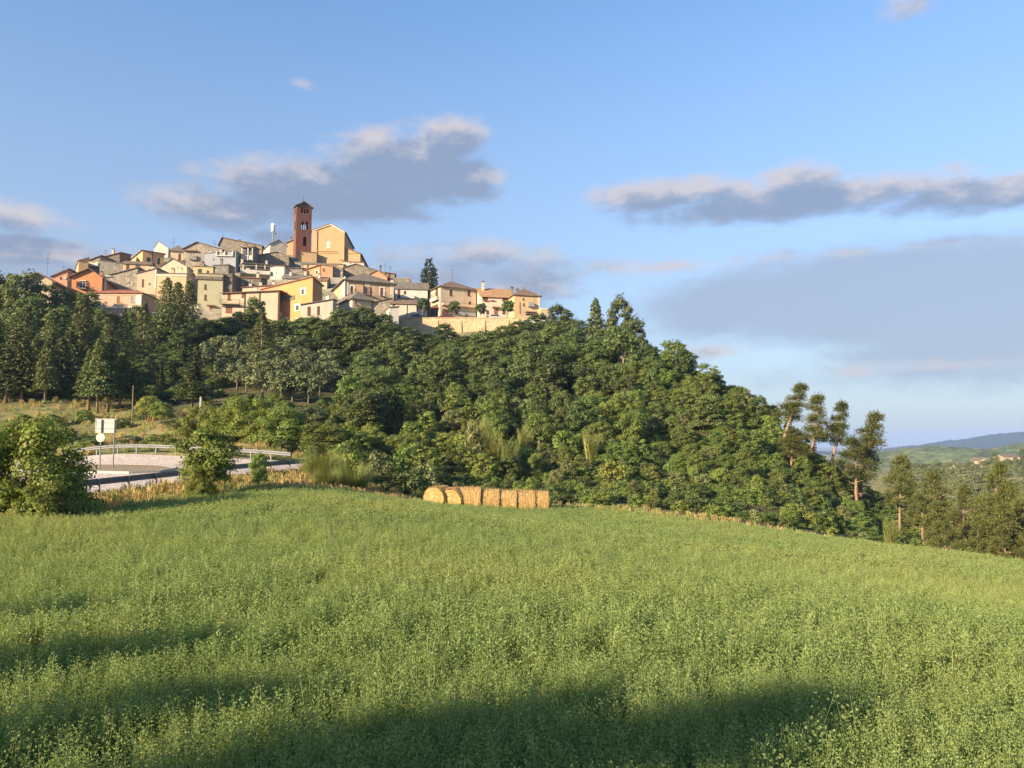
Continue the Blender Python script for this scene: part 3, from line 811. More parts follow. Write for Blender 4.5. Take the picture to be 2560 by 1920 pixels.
def H(name, label, d, ul, uc, ur, ve, vb, th, roof, wm, rm, wins=(), dep=9.0, over=.35, chim=(), ant=(), group=None, sink=3.0, extra=None, thick=.16, soffit=None, cat="house", back_wins=False):
    """a house from the picture position of its near corner; right face from uc to ur, left face from uc to ul, turned by th degrees"""
    th = R(th)
    er = np.array([math.cos(th), math.sin(th)]); el = np.array([-math.sin(th), math.cos(th)])
    pe = P(uc, ve, d)
    C = pe[:2].copy(); ze = pe[2]
    z0 = P(uc, vb, d)[2] - sink
    Wr = solve_t(C, er, ur, ze)
    Wl = dep if ul is None or abs(ul - uc) < .5 else solve_t(C, el, ul, ze)
    if not (.5 < Wl < 60):
        Wl = dep
    root = empty(name, (C[0] + er[0] * Wr / 2, C[1] + er[1] * Wr / 2, z0), label, cat, group)
    org = np.array(root.location)
    M_w = M[wm]

    def g(r, l, z):
        q = C + er * r + el * l
        return np.array([q[0], q[1], z])
    # heights of the four wall corners and the roof faces
    typ, rh = roof[0], roof[1]
    o = over
    if typ == 'plane':
        hc = roof[1]                     # heights at C, +r, +r+l, +l above the eave
        pl = lambda r, l: ze + (hc[0] * (1 - r / Wr) * (1 - l / Wl) + hc[1] * r / Wr * (1 - l / Wl) + hc[2] * r / Wr * l / Wl + hc[3] * (1 - r / Wr) * l / Wl)
        faces = [[(-o, -o), (Wr + o, -o), (Wr + o, Wl + o), (-o, Wl + o)]]
        tops = [[(r, l, pl(r, l)) for r, l in f] for f in faces]
    elif typ == 'gable_r':               # ridge along the right face
        sl = rh / (Wl / 2)
        tops = [[(-o, -o, ze - o * sl), (Wr + o, -o, ze - o * sl), (Wr + o, Wl / 2, ze + rh), (-o, Wl / 2, ze + rh)],
                [(Wr + o, Wl + o, ze - o * sl), (-o, Wl + o, ze - o * sl), (-o, Wl / 2, ze + rh), (Wr + o, Wl / 2, ze + rh)]]
    elif typ == 'gable_l':               # gable towards the viewer on the right face
        pk = roof[2] if len(roof) > 2 else .5
        a, b = Wr * pk, Wr * (1 - pk)
        sa = rh / a; sb = (rh - (roof[3] if len(roof) > 3 else 0)) / b
        zr = ze + (roof[3] if len(roof) > 3 else 0)
        tops = [[(-o, Wl + o, ze - o * sa), (-o, -o, ze - o * sa), (a, -o, ze + rh), (a, Wl + o, ze + rh)],
                [(Wr + o, -o, zr - o * sb), (Wr + o, Wl + o, zr - o * sb), (a, Wl + o, ze + rh), (a, -o, ze + rh)]]
    else:                                # hip
        m = min(Wr, Wl) / 2
        sl = rh / m
        e = ze - o * sl
        if Wr >= Wl:
            r0, r1 = (m, m, ze + rh), (Wr - m, Wl - m, ze + rh)
            r0 = (m, Wl / 2, ze + rh); r1 = (Wr - m, Wl / 2, ze + rh)
            tops = [[(-o, -o, e), (Wr + o, -o, e), r1, r0], [(Wr + o, Wl + o, e), (-o, Wl + o, e), r0, r1], [(-o, Wl + o, e), (-o, -o, e), r0], [(Wr + o, -o, e), (Wr + o, Wl + o, e), r1]]
        else:
            r0 = (Wr / 2, m, ze + rh); r1 = (Wr / 2, Wl - m, ze + rh)
            tops = [[(-o, -o, e), (Wr + o, -o, e), r0], [(Wr + o, Wl + o, e), (-o, Wl + o, e), r1], [(-o, Wl + o, e), (-o, -o, e), r0, r1], [(Wr + o, -o, e), (Wr + o, Wl + o, e), r1, r0]]
    # walls
    k = MB(org)
    holes = {'r': [], 'l': [], 'e': [], 'b': []}
    base = {'r': (C, er, el, Wr), 'l': (C, el, er, Wl), 'e': (C + er * Wr, el, -er, Wl), 'b': (C + el * Wl, er, -el, Wr)}
    made = []
    for w in wins:
        fc, u0, v0, u1, v1, kd = w[:6]
        Cf, dv, inn, W = base[fc]
        ta, zt = plane_hit(Cf, dv, u0, v0); tb, zb = plane_hit(Cf, dv, u1, v1)
        if ta > tb:
            ta, tb = tb, ta
        ta = max(ta, .15); tb = min(tb, W - .15)
        if tb - ta < .25 or zt - zb < .25:
            continue
        h = (ta, tb, zb, zt, 'A' in kd, .55 if kd.startswith('open') else .2)
        if any(ta < q[1] + .05 and tb > q[0] - .05 and zb < q[3] + .05 and zt > q[2] - .05 for q in holes[fc]):
            continue
        holes[fc].append(h); made.append((fc, h, kd))
        if back_wins and 'T' in kd:
            oth = {'r': 'b', 'l': 'e'}[fc]
            holes[oth].append(h)
    for fc in 'rleb':
        Cf, dv, inn, W = base[fc]
        zt = ze
        lo = ze
        if typ == 'plane':
            c4 = {'r': (hc[0], hc[1]), 'l': (hc[0], hc[3]), 'e': (hc[1], hc[2]), 'b': (hc[3], hc[2])}[fc]
            lo = ze + min(c4)
        elif typ == 'gable_l' and fc == 'e' and len(roof) > 3:
            lo = ze + roof[3]
        elif typ == 'gable_l' and fc in 'rb' and len(roof) > 3:
            lo = ze + min(0, roof[3])
        hs = [h for h in holes[fc] if h[3] < lo - .05]
        hs_hi = [h for h in holes[fc] if h[3] >= lo - .05]
        wall_face(k, Cf, dv, W, z0, lo, hs, inn)
        p3 = lambda t, z: (Cf[0] + dv[0] * t, Cf[1] + dv[1] * t, z)
        if typ == 'plane' and abs(c4[0] - c4[1]) > 1e-3:
            if c4[0] > c4[1]:
                k.poly([p3(0, lo), p3(W, lo), p3(0, ze + c4[0])])
            else:
                k.poly([p3(0, lo), p3(W, lo), p3(W, ze + c4[1])])
        elif typ == 'gable_r' and fc in 'le':
            k.poly([p3(0, ze), p3(W, ze), p3(W / 2, ze + rh)])
        elif typ == 'gable_l' and fc in 'rb':
            pp = [p3(0, lo), p3(W, lo)]
            if len(roof) > 3 and roof[3] > 0:
                pp.append(p3(W, ze + roof[3]))
            pp.append(p3(W * pk, ze + rh))
            if len(roof) > 3 and roof[3] < 0:
                pp.append(p3(0, ze))
            k.poly(pp)
        for h in hs_hi:     # openings that would cut the sloping top become shallow niches
            made[:] = [q for q in made if q[1] is not h]
    k.build("wall", M_w, root)
    for fc, h, kd in made:
        Cf, dv, inn, W = base[fc]
        window_part(root, org, Cf, dv, inn, h, kd, wm)
    # roof: a slab of tiles with eaves
    k = MB(org)
    for f in tops:
        tp = [g(*p) for p in f]; bt = [p - [0, 0, thick] for p in tp]
        tp = [p + [0, 0, .015] for p in tp]
        k.poly(tp); k.poly(bt[::-1])
        for i in range(len(tp)):
            j = (i + 1) % len(tp)
            k.poly([tp[i], bt[i], bt[j], tp[j]])
    rf = k.build("roof", M[rm], root)
    # eave board / cornice under the roof edge
    if soffit:
        k = MB(org)
        for fc in 'rle':
            Cf, dv, inn, W = base[fc]
            if typ == 'plane':
                continue
            if (typ == 'gable_l' and fc == 'r') or (typ == 'gable_r' and fc in 'le'):
                continue
            q = []
            for z in (ze - .62, ze - .24):
                for t, oo in ((-.12, .14), (W + .12, .14), (W + .12, .004), (-.12, .004)):
                    p = Cf + dv * t - inn * oo
                    q.append((p[0], p[1], z))
            k.hexa(q)
        if k.v:
            k.build("cornice", M[soffit], root)
    def roof_z(r, l):
        if typ == 'plane':
            return pl(r, l)
        if typ == 'gable_r':
            return ze + rh * (1 - abs(l - Wl / 2) / (Wl / 2))
        if typ == 'gable_l':
            return ze + rh * (r / a if r < a else (1 - (r - a) / b))
        m = min(Wr, Wl) / 2
        return ze + rh * min(1, min(r, Wr - r, l, Wl - l) / m)
    for c in chim:
        rr, ll, hgt = c[0] * Wr, c[1] * Wl, c[2]
        zz = roof_z(rr, ll)
        q = g(rr, ll, 0)
        k = MB(org); k.box(q[:2], er, el, .32, .32, zz - .6, zz + hgt)
        k.box(q[:2], er, el, .42, .42, zz + hgt + .002, zz + hgt + .12)
        ch = k.build("chimney", M[c[3] if len(c) > 3 else wm], rf)
        k = MB(org); k.box(q[:2], er, el, .3, .3, zz + hgt + .35, zz + hgt + .45)
        for sx in (-1, 1):
            for sy in (-1, 1):
                k.box(q[:2] + er * .25 * sx + el * .25 * sy, er, el, .05, .05, zz + hgt + .122, zz + hgt + .349)
        k.build("cowl", M['metal_dark'], rf)
    for c in ant:
        rr, ll, hgt = c[0] * Wr, c[1] * Wl, c[2]
        zz = roof_z(rr, ll); q = g(rr, ll, 0)
        k = MB(org)
        k.tube([(q[0], q[1], zz - .1), (q[0], q[1], zz + hgt)], [.04, .03], 5)
        for i, (zf, hw) in enumerate(((.95, .55), (.78, .45), (.62, .5))):
            z = zz + hgt * zf
            k.tube([(q[0] - hw, q[1], z), (q[0] + hw, q[1], z)], [.025, .025], 4)
            if i != 1:
                for s in (-.7, -.25, .25, .7):
                    k.tube([(q[0] + s * hw, q[1] - .25, z), (q[0] + s * hw, q[1] + .25, z)], [.018, .018], 4)
        k.build("antenna", M['metal_dark'], rf)
    if extra:
        extra(dict(root=root, org=org, C=C, er=er, el=el, Wr=Wr, Wl=Wl, ze=ze, z0=z0, base=base, g=g, roof=rf))
    return root


def on_face(e, fc, u0, v0, u1, v1, o0, o1, name, mat, parent=None):
    """a slab standing proud of one wall: balcony floor, canopy, pilaster, string course ..."""
    Cf, dv, inn, W = e['base'][fc]
    ta, zt = plane_hit(Cf, dv, u0, v0); tb, zb = plane_hit(Cf, dv, u1, v1)
    if ta > tb:
        ta, tb = tb, ta
    k = MB(e['org']); q = []
    for z in (zb, zt):
        for t, o in ((ta, o1), (tb, o1), (tb, o0), (ta, o0)):
            p = Cf + dv * t - inn * o
            q.append((p[0], p[1], z))
    k.hexa(q)
    return k.build(name, M[mat], parent or e['root'])


def balcony(e, fc, u0, u1, vfloor, out=1.0, mat='concrete', solid=False, railm='metal_dark'):
    fl = on_face(e, fc, u0, vfloor - 1, u1, vfloor + .8, .005, out, "balcony", mat)
    Cf, dv, inn, W = e['base'][fc]
    ta, z = plane_hit(Cf, dv, u0, vfloor - 1); tb, _ = plane_hit(Cf, dv, u1, vfloor - 1)
    k = MB(e['org'])
    def pt(t, o, zz):
        p = Cf + dv * t - inn * o
        return (p[0], p[1], zz)
    if solid:
        for (t0, o0, t1, o1) in ((ta, out - .1, tb, out), (ta, .01, ta + .1, out - .102), (tb - .1, .01, tb, out - .102)):
            k.hexa([pt(t0, o0, z + .003), pt(t1, o0, z + .003), pt(t1, o1, z + .003), pt(t0, o1, z + .003), pt(t0, o0, z + .95), pt(t1, o0, z + .95), pt(t1, o1, z + .95), pt(t0, o1, z + .95)])
    else:
        path = [pt(ta, .02, 0), pt(ta, out - .05, 0), pt(tb, out - .05, 0), pt(tb, .02, 0)]
        for p, q in zip(path, path[1:]):
            for zz, rad in ((z + .95, .03), (z + .12, .02)):
                k.tube([(p[0], p[1], zz), (q[0], q[1], zz)], [rad, rad], 4)
            n = max(2, int(math.dist(p, q) / .22))
            for i in range(n + 1):
                x = p[0] + (q[0] - p[0]) * i / n; y = p[1] + (q[1] - p[1]) * i / n
                k.tube([(x, y, z), (x, y, z + .95)], [.014, .014], 4, False)
    k.build("railing", M[mat if solid else railm], fl)


# --- left end of the village
def x_orange(e):
    on_face(e, 'r', 197, 700.5, 216, 703, .01, .25, "lintel", 'trim')
    balcony(e, 'r', 196, 218, 722.5, .9)
    on_face(e, 'l', 165, 697, 176, 699, .01, .3, "lintel", 'trim')


H("gabled_house", "white trimmed gabled house half hidden by trees, end of the village", 163, 63, 72, 131, 698, 722, 10, ('gable_l', 1.55, .4), 'beige', 'tile', [('r', 92, 703, 104, 710, 'd')], 11, 1.0, ant=[(.3, .5, 6.0)], thick=.28,
  extra=lambda e: (on_face(e, 'r', 74, 711.5, 128, 713.5, .02, .2, "string_course", 'trim')))
H("long_roof_house", "low house with long dark roof and salmon wall behind the white gable", 184, 88, 130, 169, 689, 712, 14, ('plane', (0, 1.8, 2.6, .8)), 'salmon', 'tile_grey', [('r', 150, 692, 155, 698, 'b')], 12, .4, ant=[(.2, .5, 3)])
H("orange_house", "orange gabled house with balcony window and dark roof", 176, 136, 180, 256, 689, 724, 12, ('gable_l', 1.9, .56), 'orange', 'tile', [('r', 199, 704, 214, 721.5, 'oD'), ('l', 167, 700, 174, 708, 'dF')], 10, .7, chim=[(.7, .6, .8)], extra=x_orange)


def arch_portal():
    d = 178; a, b = P(248, 690, d), P(263, 690, d)
    root = empty("arched_gateway", (a[0], a[1], P(248, 722, d)[2]), "pale stone arched gateway beside the orange house", "gateway")
    org = np.array(root.location)
    k = MB(org); dv = np.array([1., 0]); W = b[0] - a[0]
    z0, z1 = P(248, 724, d)[2], P(248, 688.5, d)[2]
    wall_face(k, a[:2], dv, W, z0, z1, [(.3, W - .3, z0 + .01, z1 - .35, True, .7)], np.array([0, 1.]))
    k.poly([(a[0], a[1], z1), (b[0], a[1], z1), (b[0], a[1] + .7, z1), (a[0], a[1] + .7, z1)])
    for x in (a[0], b[0]):
        k.poly([(x, a[1], z0), (x, a[1] + .7, z0), (x, a[1] + .7, z1), (x, a[1], z1)])
    k.build("arch", M['white'], root)
    k = MB(org); k.hexa([(b[0] - .3, a[1], z1 - .25), (b[0] + 1.4, a[1], z1 - .25), (b[0] + 1.4, a[1] + 1.6, z1 - .25), (b[0] - .3, a[1] + 1.6, z1 - .25), (b[0] - .3, a[1], z1 - .05), (b[0] + 1.4, a[1], z1 - .05), (b[0] + 1.4, a[1] + 1.6, z1 - .05), (b[0] - .3, a[1] + 1.6, z1 - .05)])
    k.build("canopy", M['white'], root)
    k = MB(org); k.poly([(a[0] + .3, a[1] + .65, z0), (b[0] - .3, a[1] + .65, z0), (b[0] - .3, a[1] + .65, z1 - .36), (a[0] + .3, a[1] + .65, z1 - .36)]); k.build("door", M['rust'], root)


arch_portal()


def x_red(e):
    on_face(e, 'r', 224, 730.5, 354, 734, .01, .10, "string_course", 'trim')
    on_face(e, 'r', 226, 764.5, 354, 771, .01, .12, "plinth", 'trim')
    on_face(e, 'r', 236, 743, 245, 764, .012, .07, "pilaster", 'trim')
    on_face(e, 'r', 341, 734.5, 353, 764, .012, .07, "pilaster", 'trim')


H("red_roofed_house", "beige pink house with bright red hipped roof above the pines", 160, None, 223, 355, 729.5, 772, 2, ('hip', 1.25), 'pink', 'tile_red', [('r', 236, 742, 244, 755, 'y'), ('r', 292.5, 740.5, 300, 755, 'r'), ('r', 328, 740.5, 336, 756, 'y')], 8, .5, extra=x_red, soffit='trim')
H("yellow_house", "narrow yellow house with brown shutters, high at the village end", 214, 168, 197, 221, 650, 682, 33, ('plane', (0, 1.0, 1.0, -.4)), 'ochre_light', 'tile', [('l', 178, 655, 187, 668, 'b'), ('l', 180, 673.5, 186, 682, 'dA')], 9, .25, ant=[(.1, .8, 3.5), (.9, .5, 4)])


def x_loggia(e):
    balcony(e, 'r', 222, 249, 667, 1.2, 'white', True)
    on_face(e, 'r', 221, 655.5, 238, 658.5, .3, 1.3, "awning", 'tile_tan')


H("loggia_house", "dark roofed house with white balustrade loggia beside the yellow house", 223, None, 220, 251, 648, 678, 6, ('plane', (-.3, 1.2, 1.8, .6)), 'stone_pale', 'tile_grey', [('r', 222, 657, 231, 665, 'd'), ('r', 236, 656, 244, 665, 'd')], 9, .4, extra=x_loggia)
H("dark_roof_house", "house with long sloping dark roof and round chimney on the skyline", 232, None, 232, 299, 641, 668, 4, ('plane', (-.8, 1.4, 2.6, .4)), 'stone_dark', 'tile', [('r', 268, 645, 274, 652, 'd')], 8, .4, chim=[(.62, .3, 1.7, 'off_white')], ant=[(.2, .6, 3)])
H("grey_stone_shed", "grey stone shed with slanting roof between yellow houses", 211, None, 250, 306, 656, 690, 8, ('plane', (.6, 0, .8, 1.4)), 'stone_grey', 'tile_grey', [('r', 264, 653, 269, 657, 'd')], 7, .2)
H("ochre_skyline_house", "tall ochre house with green shutters and dark sloping roof on the skyline", 234, 297, 357, 411, 625, 668, 36, ('plane', (0, -.2, 1.2, 1.7)), 'ochre_light', 'tile_brown', [('r', 393.5, 644.5, 400, 660, 'g'), ('r', 367, 643, 377, 656, 'g'), ('l', 306, 638, 313, 643, 'd'), ('l', 322, 638, 327, 643, 'd')], 9, .45, chim=[(.35, .8, 1.0)], ant=[(.05, .95, 3.0)],
  extra=lambda e: on_face(e, 'r', 380, 628, 381, 664, .01, .12, "drainpipe", 'brown'))
H("yellow_terrace_house", "low yellow house with brown tiled roof below the ochre house", 205, 258, 307, 373, 657, 690, 14, ('gable_r', 1.5), 'yellow', 'tile', [('r', 316, 661.5, 323.5, 674, 'b'), ('l', 266, 670, 272, 690, 'bD'), ('r', 345, 662, 352, 672, 'y')], 8, .35,
  extra=lambda e: on_face(e, 'r', 339, 658, 341.5, 684, .01, .15, "drainpipe", 'stone_dark'))
H("grey_long_house", "long grey rendered house with small windows above the red roof", 188, None, 275, 344, 681, 722, 7, ('plane', (-.5, 1.5, 1.8, -.2)), 'stone_pale', 'tile_grey', [('r', 299, 687, 304, 697, 'y'), ('r', 330, 685, 337, 695, 'y'), ('r', 315, 686, 319, 691, 'd'), ('r', 296, 703, 300, 707, 'd'), ('r', 322, 703, 328, 713, 'd')], 8, .3)
H("grey_annex", "grey beige annex with tall narrow door next to the long grey house", 185, None, 343, 391, 684, 728, 5, ('plane', (.2, 1.5, 2.0, .8)), 'beige', 'tile_grey', [('r', 355, 698, 360, 719, 'bD'), ('r', 372, 706, 379, 716, 'd')], 8, .25, ant=[(.6, .5, 1.5)],
  extra=lambda e: on_face(e, 'r', 388.5, 674, 390.5, 722, .01, .2, "drainpipe", 'white'))
H("roof_cabin", "small white framed rooftop cabin with air conditioner on the grey annex", 192, None, 366, 386, 668, 684, 5, ('plane', (.0, .1, .2, .1)), 'white', 'trim', [('r', 369, 671, 380, 680, 'd')], 3, .15)
H("peach_house", "plain peach house front behind the dark pines", 182, None, 393, 466, 683, 740, 4, ('gable_r', 1.1), 'peach', 'tile_grey', [('r', 420, 705, 427, 716, 'b'), ('r', 440, 705, 447, 716, 'b')], 9, .25, chim=[(.3, .5, .8)], soffit='trim')
H("white_gable_house", "small white gable peeping over the skyline roofs", 262, None, 385, 421, 618, 640, 8, ('gable_l', 2.2, .28), 'white', 'tile_grey', [('r', 392, 614, 395, 618, 'd')], 8, .1)
H("hip_roof_house", "cream house with dark hipped roof and dark shutters on the ridge", 240, 411, 427, 462, 622, 656, 18, ('hip', 1.9), 'cream', 'tile_grey', [('r', 446, 634, 452.5, 650.5, 'b'), ('l', 411.5, 636, 416, 653, 'b'), ('l', 418, 636, 425, 654, 'y')], 9, .6, ant=[(.1, .3, 3.8)], soffit='trim')


def x_stone(e):
    on_face(e, 'r', 460, 626, 493, 629, .02, .9, "canopy", 'tile_brown')
    on_face(e, 'r', 475, 640, 493, 651, .02, .8, "balcony", 'stone_grey')


H("stone_gable_house", "weathered stone gabled house with loggia and low canopy", 238, None, 459, 556, 620.5, 666, 6, ('gable_l', 2.2, .34), 'stone_pale', 'tile_grey', [('r', 476, 630, 481, 639, 'd'), ('r', 484, 630, 488, 639, 'd'), ('r', 500, 639, 505, 647, 'y'), ('r', 521, 623, 526, 630, 'd'), ('r', 543, 622, 547, 627, 'd')], 10, .5, ant=[(.7, .4, 3.0)], extra=x_stone)


def x_grey(e):
    on_face(e, 'r', 541, 638.5, 583, 641.5, .01, .5, "string_course", 'white')
    for a in (541, 561.5, 581):
        on_face(e, 'r', a, 628, a + 2.4, 638.4, .01, .4, "pilaster", 'white')
    on_face(e, 'r', 500.5, 660, 511, 662, .01, .9, "canopy", 'tile_brown')


H("grey_rendered_house", "big grey rendered house with white balustraded terrace", 228, None, 511, 590, 628, 668, 5, ('plane', (-.6, .4, .8, 0)), 'grey_blue', 'tile_grey', [('r', 552, 629.5, 559, 637.5, 'd'), ('r', 567, 631, 578, 637.5, 'w'), ('r', 533, 646, 538, 654, 'd')], 8, .1, extra=x_grey, chim=[(.45, .3, 1.0, 'white')])
H("summit_roof_house", "stone house with long dark brown roof at the top of the village", 255, None, 548, 655, 606.5, 634, 7, ('gable_l', 1.9, .06, -.5), 'stone', 'tile_brown', [('r', 567, 612, 573, 619, 'y'), ('r', 600, 613, 606, 619, 'd')], 9, .4, ant=[(.02, .4, 3.2), (.6, .5, 1.0)], chim=[(.42, .4, .6)])
H("white_patch_house", "weathered white house with gable and tiny windows left of the tower", 248, 633, 675, 717, 609, 640, 30, ('gable_l', 1.7, .5), 'off_white', 'tile_grey', [('l', 638, 631.5, 643, 636, 'd'), ('l', 652, 615, 656, 622, 'd'), ('r', 699, 607, 704, 612, 'd'), ('r', 715, 620, 717, 627, 'd')], 9, .3)
H("low_stone_gable", "low stone gable with grey roof under the weathered white house", 238, None, 637, 722, 639, 664, 6, ('gable_l', 1.55, .68), 'stone', 'tile_grey', [], 9, .35, chim=[(.72, .1, .5, 'off_white')])


def x_porch(e):
    for a in (606, 621, 632):
        on_face(e, 'r', a, 622, a + 1.6, 653, .9, 1.1, "column", 'white')
    on_face(e, 'r', 605, 618.6, 634, 621.4, .01, 1.3, "porch_roof", 'tile')
    on_face(e, 'r', 608, 640, 633, 651, .8, .95, "parapet", 'white')


H("loggia_tower_house", "small house with dark columned loggia and white parapet", 232, None, 604, 636, 619, 660, 5, ('plane', (0, .5, 1.0, .5)), 'stone_grey', 'tile', [('r', 608, 624, 617, 640, 'd'), ('r', 621, 624, 630, 640, 'd')], 6, .3, extra=x_porch, ant=[(.3, .4, 1.8)])


def x_whiteporch(e):
    on_face(e, 'r', 605, 661.5, 674, 665, .02, 2.2, "porch_roof", 'tile_grey')
    for a in (607.5, 640, 661.5):
        on_face(e, 'r', a, 665.2, a + 2.5, 677, 1.6, 1.9, "column", 'white')
    on_face(e, 'r', 602, 677.2, 676, 690, .3, 1.9, "parapet", 'white')


H("white_porch_house", "white house with deep dark porch and grey roof", 218, 568, 601, 676, 664.5, 700, 16, ('gable_r', 2.0), 'off_white', 'tile_grey', [('r', 610, 666.5, 616, 676, 'd'), ('r', 625, 666.5, 636, 676, 'd'), ('r', 645, 666.5, 652, 676, 'd')], 9, .35, extra=x_whiteporch, chim=[(.03, .3, 1.2, 'off_white'), (.85, .4, 1.0, 'white')])
H("white_cube_house", "white flat cube house right of the porch house", 219, None, 675.5, 711, 664, 694, 4, ('plane', (0, 0, .3, .3)), 'white', 'tile_brown', [('r', 677, 680, 682, 690, 'y'), ('r', 690, 680, 693, 686, 'd')], 8, .2)
H("green_shutter_house", "yellow house with green shutters at the middle of the village", 212, 466, 484, 533, 664.5, 692, 8, ('plane', (0, 0, .8, .8)), 'yellow', 'tile_grey', [('l', 475, 674, 481, 684, 'g'), ('r', 495, 672, 505, 686, 'g'), ('r', 517, 676, 523, 686, 'g')], 8, .25, chim=[(.4, .2, 1.1, 'stone')])
H("cream_gable_cottage", "cream cottage with curved gable left of the green shuttered house", 216, None, 404, 467, 664, 690, 5, ('gable_l', 2.1, .42), 'cream', 'tile_grey', [('r', 443, 667, 447, 672, 'd'), ('r', 453, 668, 458, 675, 'd')], 8, .25, chim=[(.8, .2, .9, 'stone_dark')])
H("grey_infill_house", "dull grey house with small dark window between yellow and white houses", 213, None, 533, 571, 664, 694, 5, ('plane', (.2, .5, 1.1, .8)), 'stone_grey', 'tile_grey', [('r', 539, 668, 543, 676, 'd')], 7, .2, chim=[(.5, .1, 1.4, 'stone_grey')])


def x_green(e):
    on_face(e, 'r', 489, 690, 556, 700.5, .01, .35, "parapet", 'stone_dark')
    on_face(e, 'r', 518, 763, 538, 766, .02, .9, "canopy", 'tile_brown')


H("pale_green_house", "tall pale green house with narrow brown shutters and brick parapet", 180, 486, 495, 557, 703, 790, 10, ('plane', (2.0, 2.0, 2.0, 2.0)), 'pale_green', 'tile', [('r', 511, 711, 517, 723.5, 'b'), ('r', 511, 736.5, 517, 750.5, 'b'), ('r', 536, 739, 539, 744, 'd'), ('r', 524, 767, 531, 777, 'r')], 9, .15, extra=x_green)
H("stone_stub_tower", "dirty stone block rising beside the pale green house", 182, None, 557.5, 581, 686, 740, 4, ('plane', (0, .3, .4, .2)), 'stone_dark', 'tile_grey', [('r', 570, 713, 574, 720, 'd')], 6, .1)
H("old_stone_house", "old brown stone house with dark doorway behind the cream house", 187, None, 580, 652, 691, 728, 5, ('plane', (0, -.2, 1.0, 1.2)), 'stone_dark', 'tile_brown', [('r', 583, 700, 587, 718, 'bD'), ('r', 605, 704, 610, 711, 'd'), ('r', 626, 700, 630, 706, 'd')], 7, .3, chim=[(.85, .2, .9, 'off_white')])


def x_cream(e):
    balcony(e, 'r', 552, 600, 761.5, 1.1)
    on_face(e, 'r', 555, 764.5, 600, 768, .02, .3, "string_course", 'stone_dark')
    for a in (611, 648):
        on_face(e, 'r', a, 730, a + 1, 790, .01, .1, "drainpipe", 'brown')


H("brown_roof_house", "long cream house with rust shutters under a brown lean-to roof", 170, None, 556, 695, 731.5, 800, 8, ('plane', (0, .9, 2.2, 1.3)), 'cream', 'tile_brown', [('r', 569, 735, 577, 750.5, 'r'), ('r', 604.5, 733.5, 612, 744, 'r'), ('r', 622.5, 732, 628, 741, 'r'), ('r', 564.5, 767, 581, 782, 'r'), ('r', 636, 748, 642, 757, 'd'), ('r', 625, 770, 633, 781, 'r')], 8, .45, extra=x_cream, chim=[(.55, .4, .8, 'white')])
H("brown_roof_annex", "upper cream annex with flat brown roof and white chimneys", 180, None, 606, 722, 716, 745, 8, ('plane', (-.1, 1.0, 2.0, 1.0)), 'cream', 'tile_brown', [], 8, .3, chim=[(.35, .3, .8, 'white'), (.62, .4, .8, 'white'), (.1, .5, .8, 'white')])


def x_ochre(e):
    on_face(e, 'l', 676, 747, 737, 749, .01, .15, "string_course", 'stone_dark')
    on_face(e, 'l', 665, 731, 692, 736, .02, .9, "canopy", 'tile_brown')
    on_face(e, 'l', 704, 733, 718, 735.5, .02, .7, "canopy", 'tile_brown')
    on_face(e, 'l', 683, 758, 698, 761.5, .02, .8, "canopy", 'tile_brown')
    balcony(e, 'l', 683, 704, 793.5, 1.0, 'white', True)
    on_face(e, 'l', 677, 733, 678, 790, .01, .12, "drainpipe", 'brown')


H("ochre_house", "large bright ochre house with plain walls and white framed windows", 170, 655, 782, 806, 693, 812, 58, ('plane', (0, -1.3, -1.3, -.9)), 'ochre', 'tile_brown', [('l', 753, 722.5, 761.5, 736, 'dF'), ('l', 738.5, 763, 747.5, 776, 'gF'), ('l', 710, 797, 719, 809, 'dF'), ('l', 685, 763, 698, 790, 'wD'), ('l', 741, 797, 746, 803, 'wF'), ('l', 760, 797, 764, 806, 'wF'), ('r', 796, 713, 799, 718, 'd')], 10, .35, extra=x_ochre, chim=[(.5, .5, .7, 'white')])


def x_palazzo(e):
    on_face(e, 'l', 857, 697, 862.8, 738, .02, .1, "quoin", 'trim')
    on_face(e, 'r', 863.2, 697, 871, 738, .02, .1, "quoin", 'trim')
    on_face(e, 'r', 976, 700, 984, 745, .02, .1, "quoin", 'trim')
    balcony(e, 'r', 909, 929, 738, .9)
    balcony(e, 'r', 874, 890, 733, .7)
    balcony(e, 'r', 949, 964, 741, .7)
    on_face(e, 'r', 911, 708, 926, 715.5, .01, .06, "panel", 'trim')
    on_face(e, 'r', 908, 705, 909, 736, .01, .12, "drainpipe", 'brown')
    on_face(e, 'l', 824.5, 701, 825.5, 735, .01, .12, "drainpipe", 'brown')


H("peach_palazzo", "large peach palazzo with white quoins and wide hipped grey roof", 187, 803, 863, 985, 695.5, 755, 24, ('hip', 3.1), 'peach', 'tile_grey', [('l', 841, 714, 850, 730, 'rF'), ('r', 876, 715, 884.5, 734, 'rF'), ('r', 914, 717, 923, 737, 'o'), ('r', 951, 719, 959.5, 741, 'rF')], 14, .7, extra=x_palazzo, soffit='trim', chim=[(.62, .5, .7, 'white')])


def x_front(e):
    on_face(e, 'l', 820, 742, 826, 765, .02, .5, "buttress", 'white')
    on_face(e, 'l', 827, 746, 829, 752, .3, .8, "air_conditioner", 'frame_w')


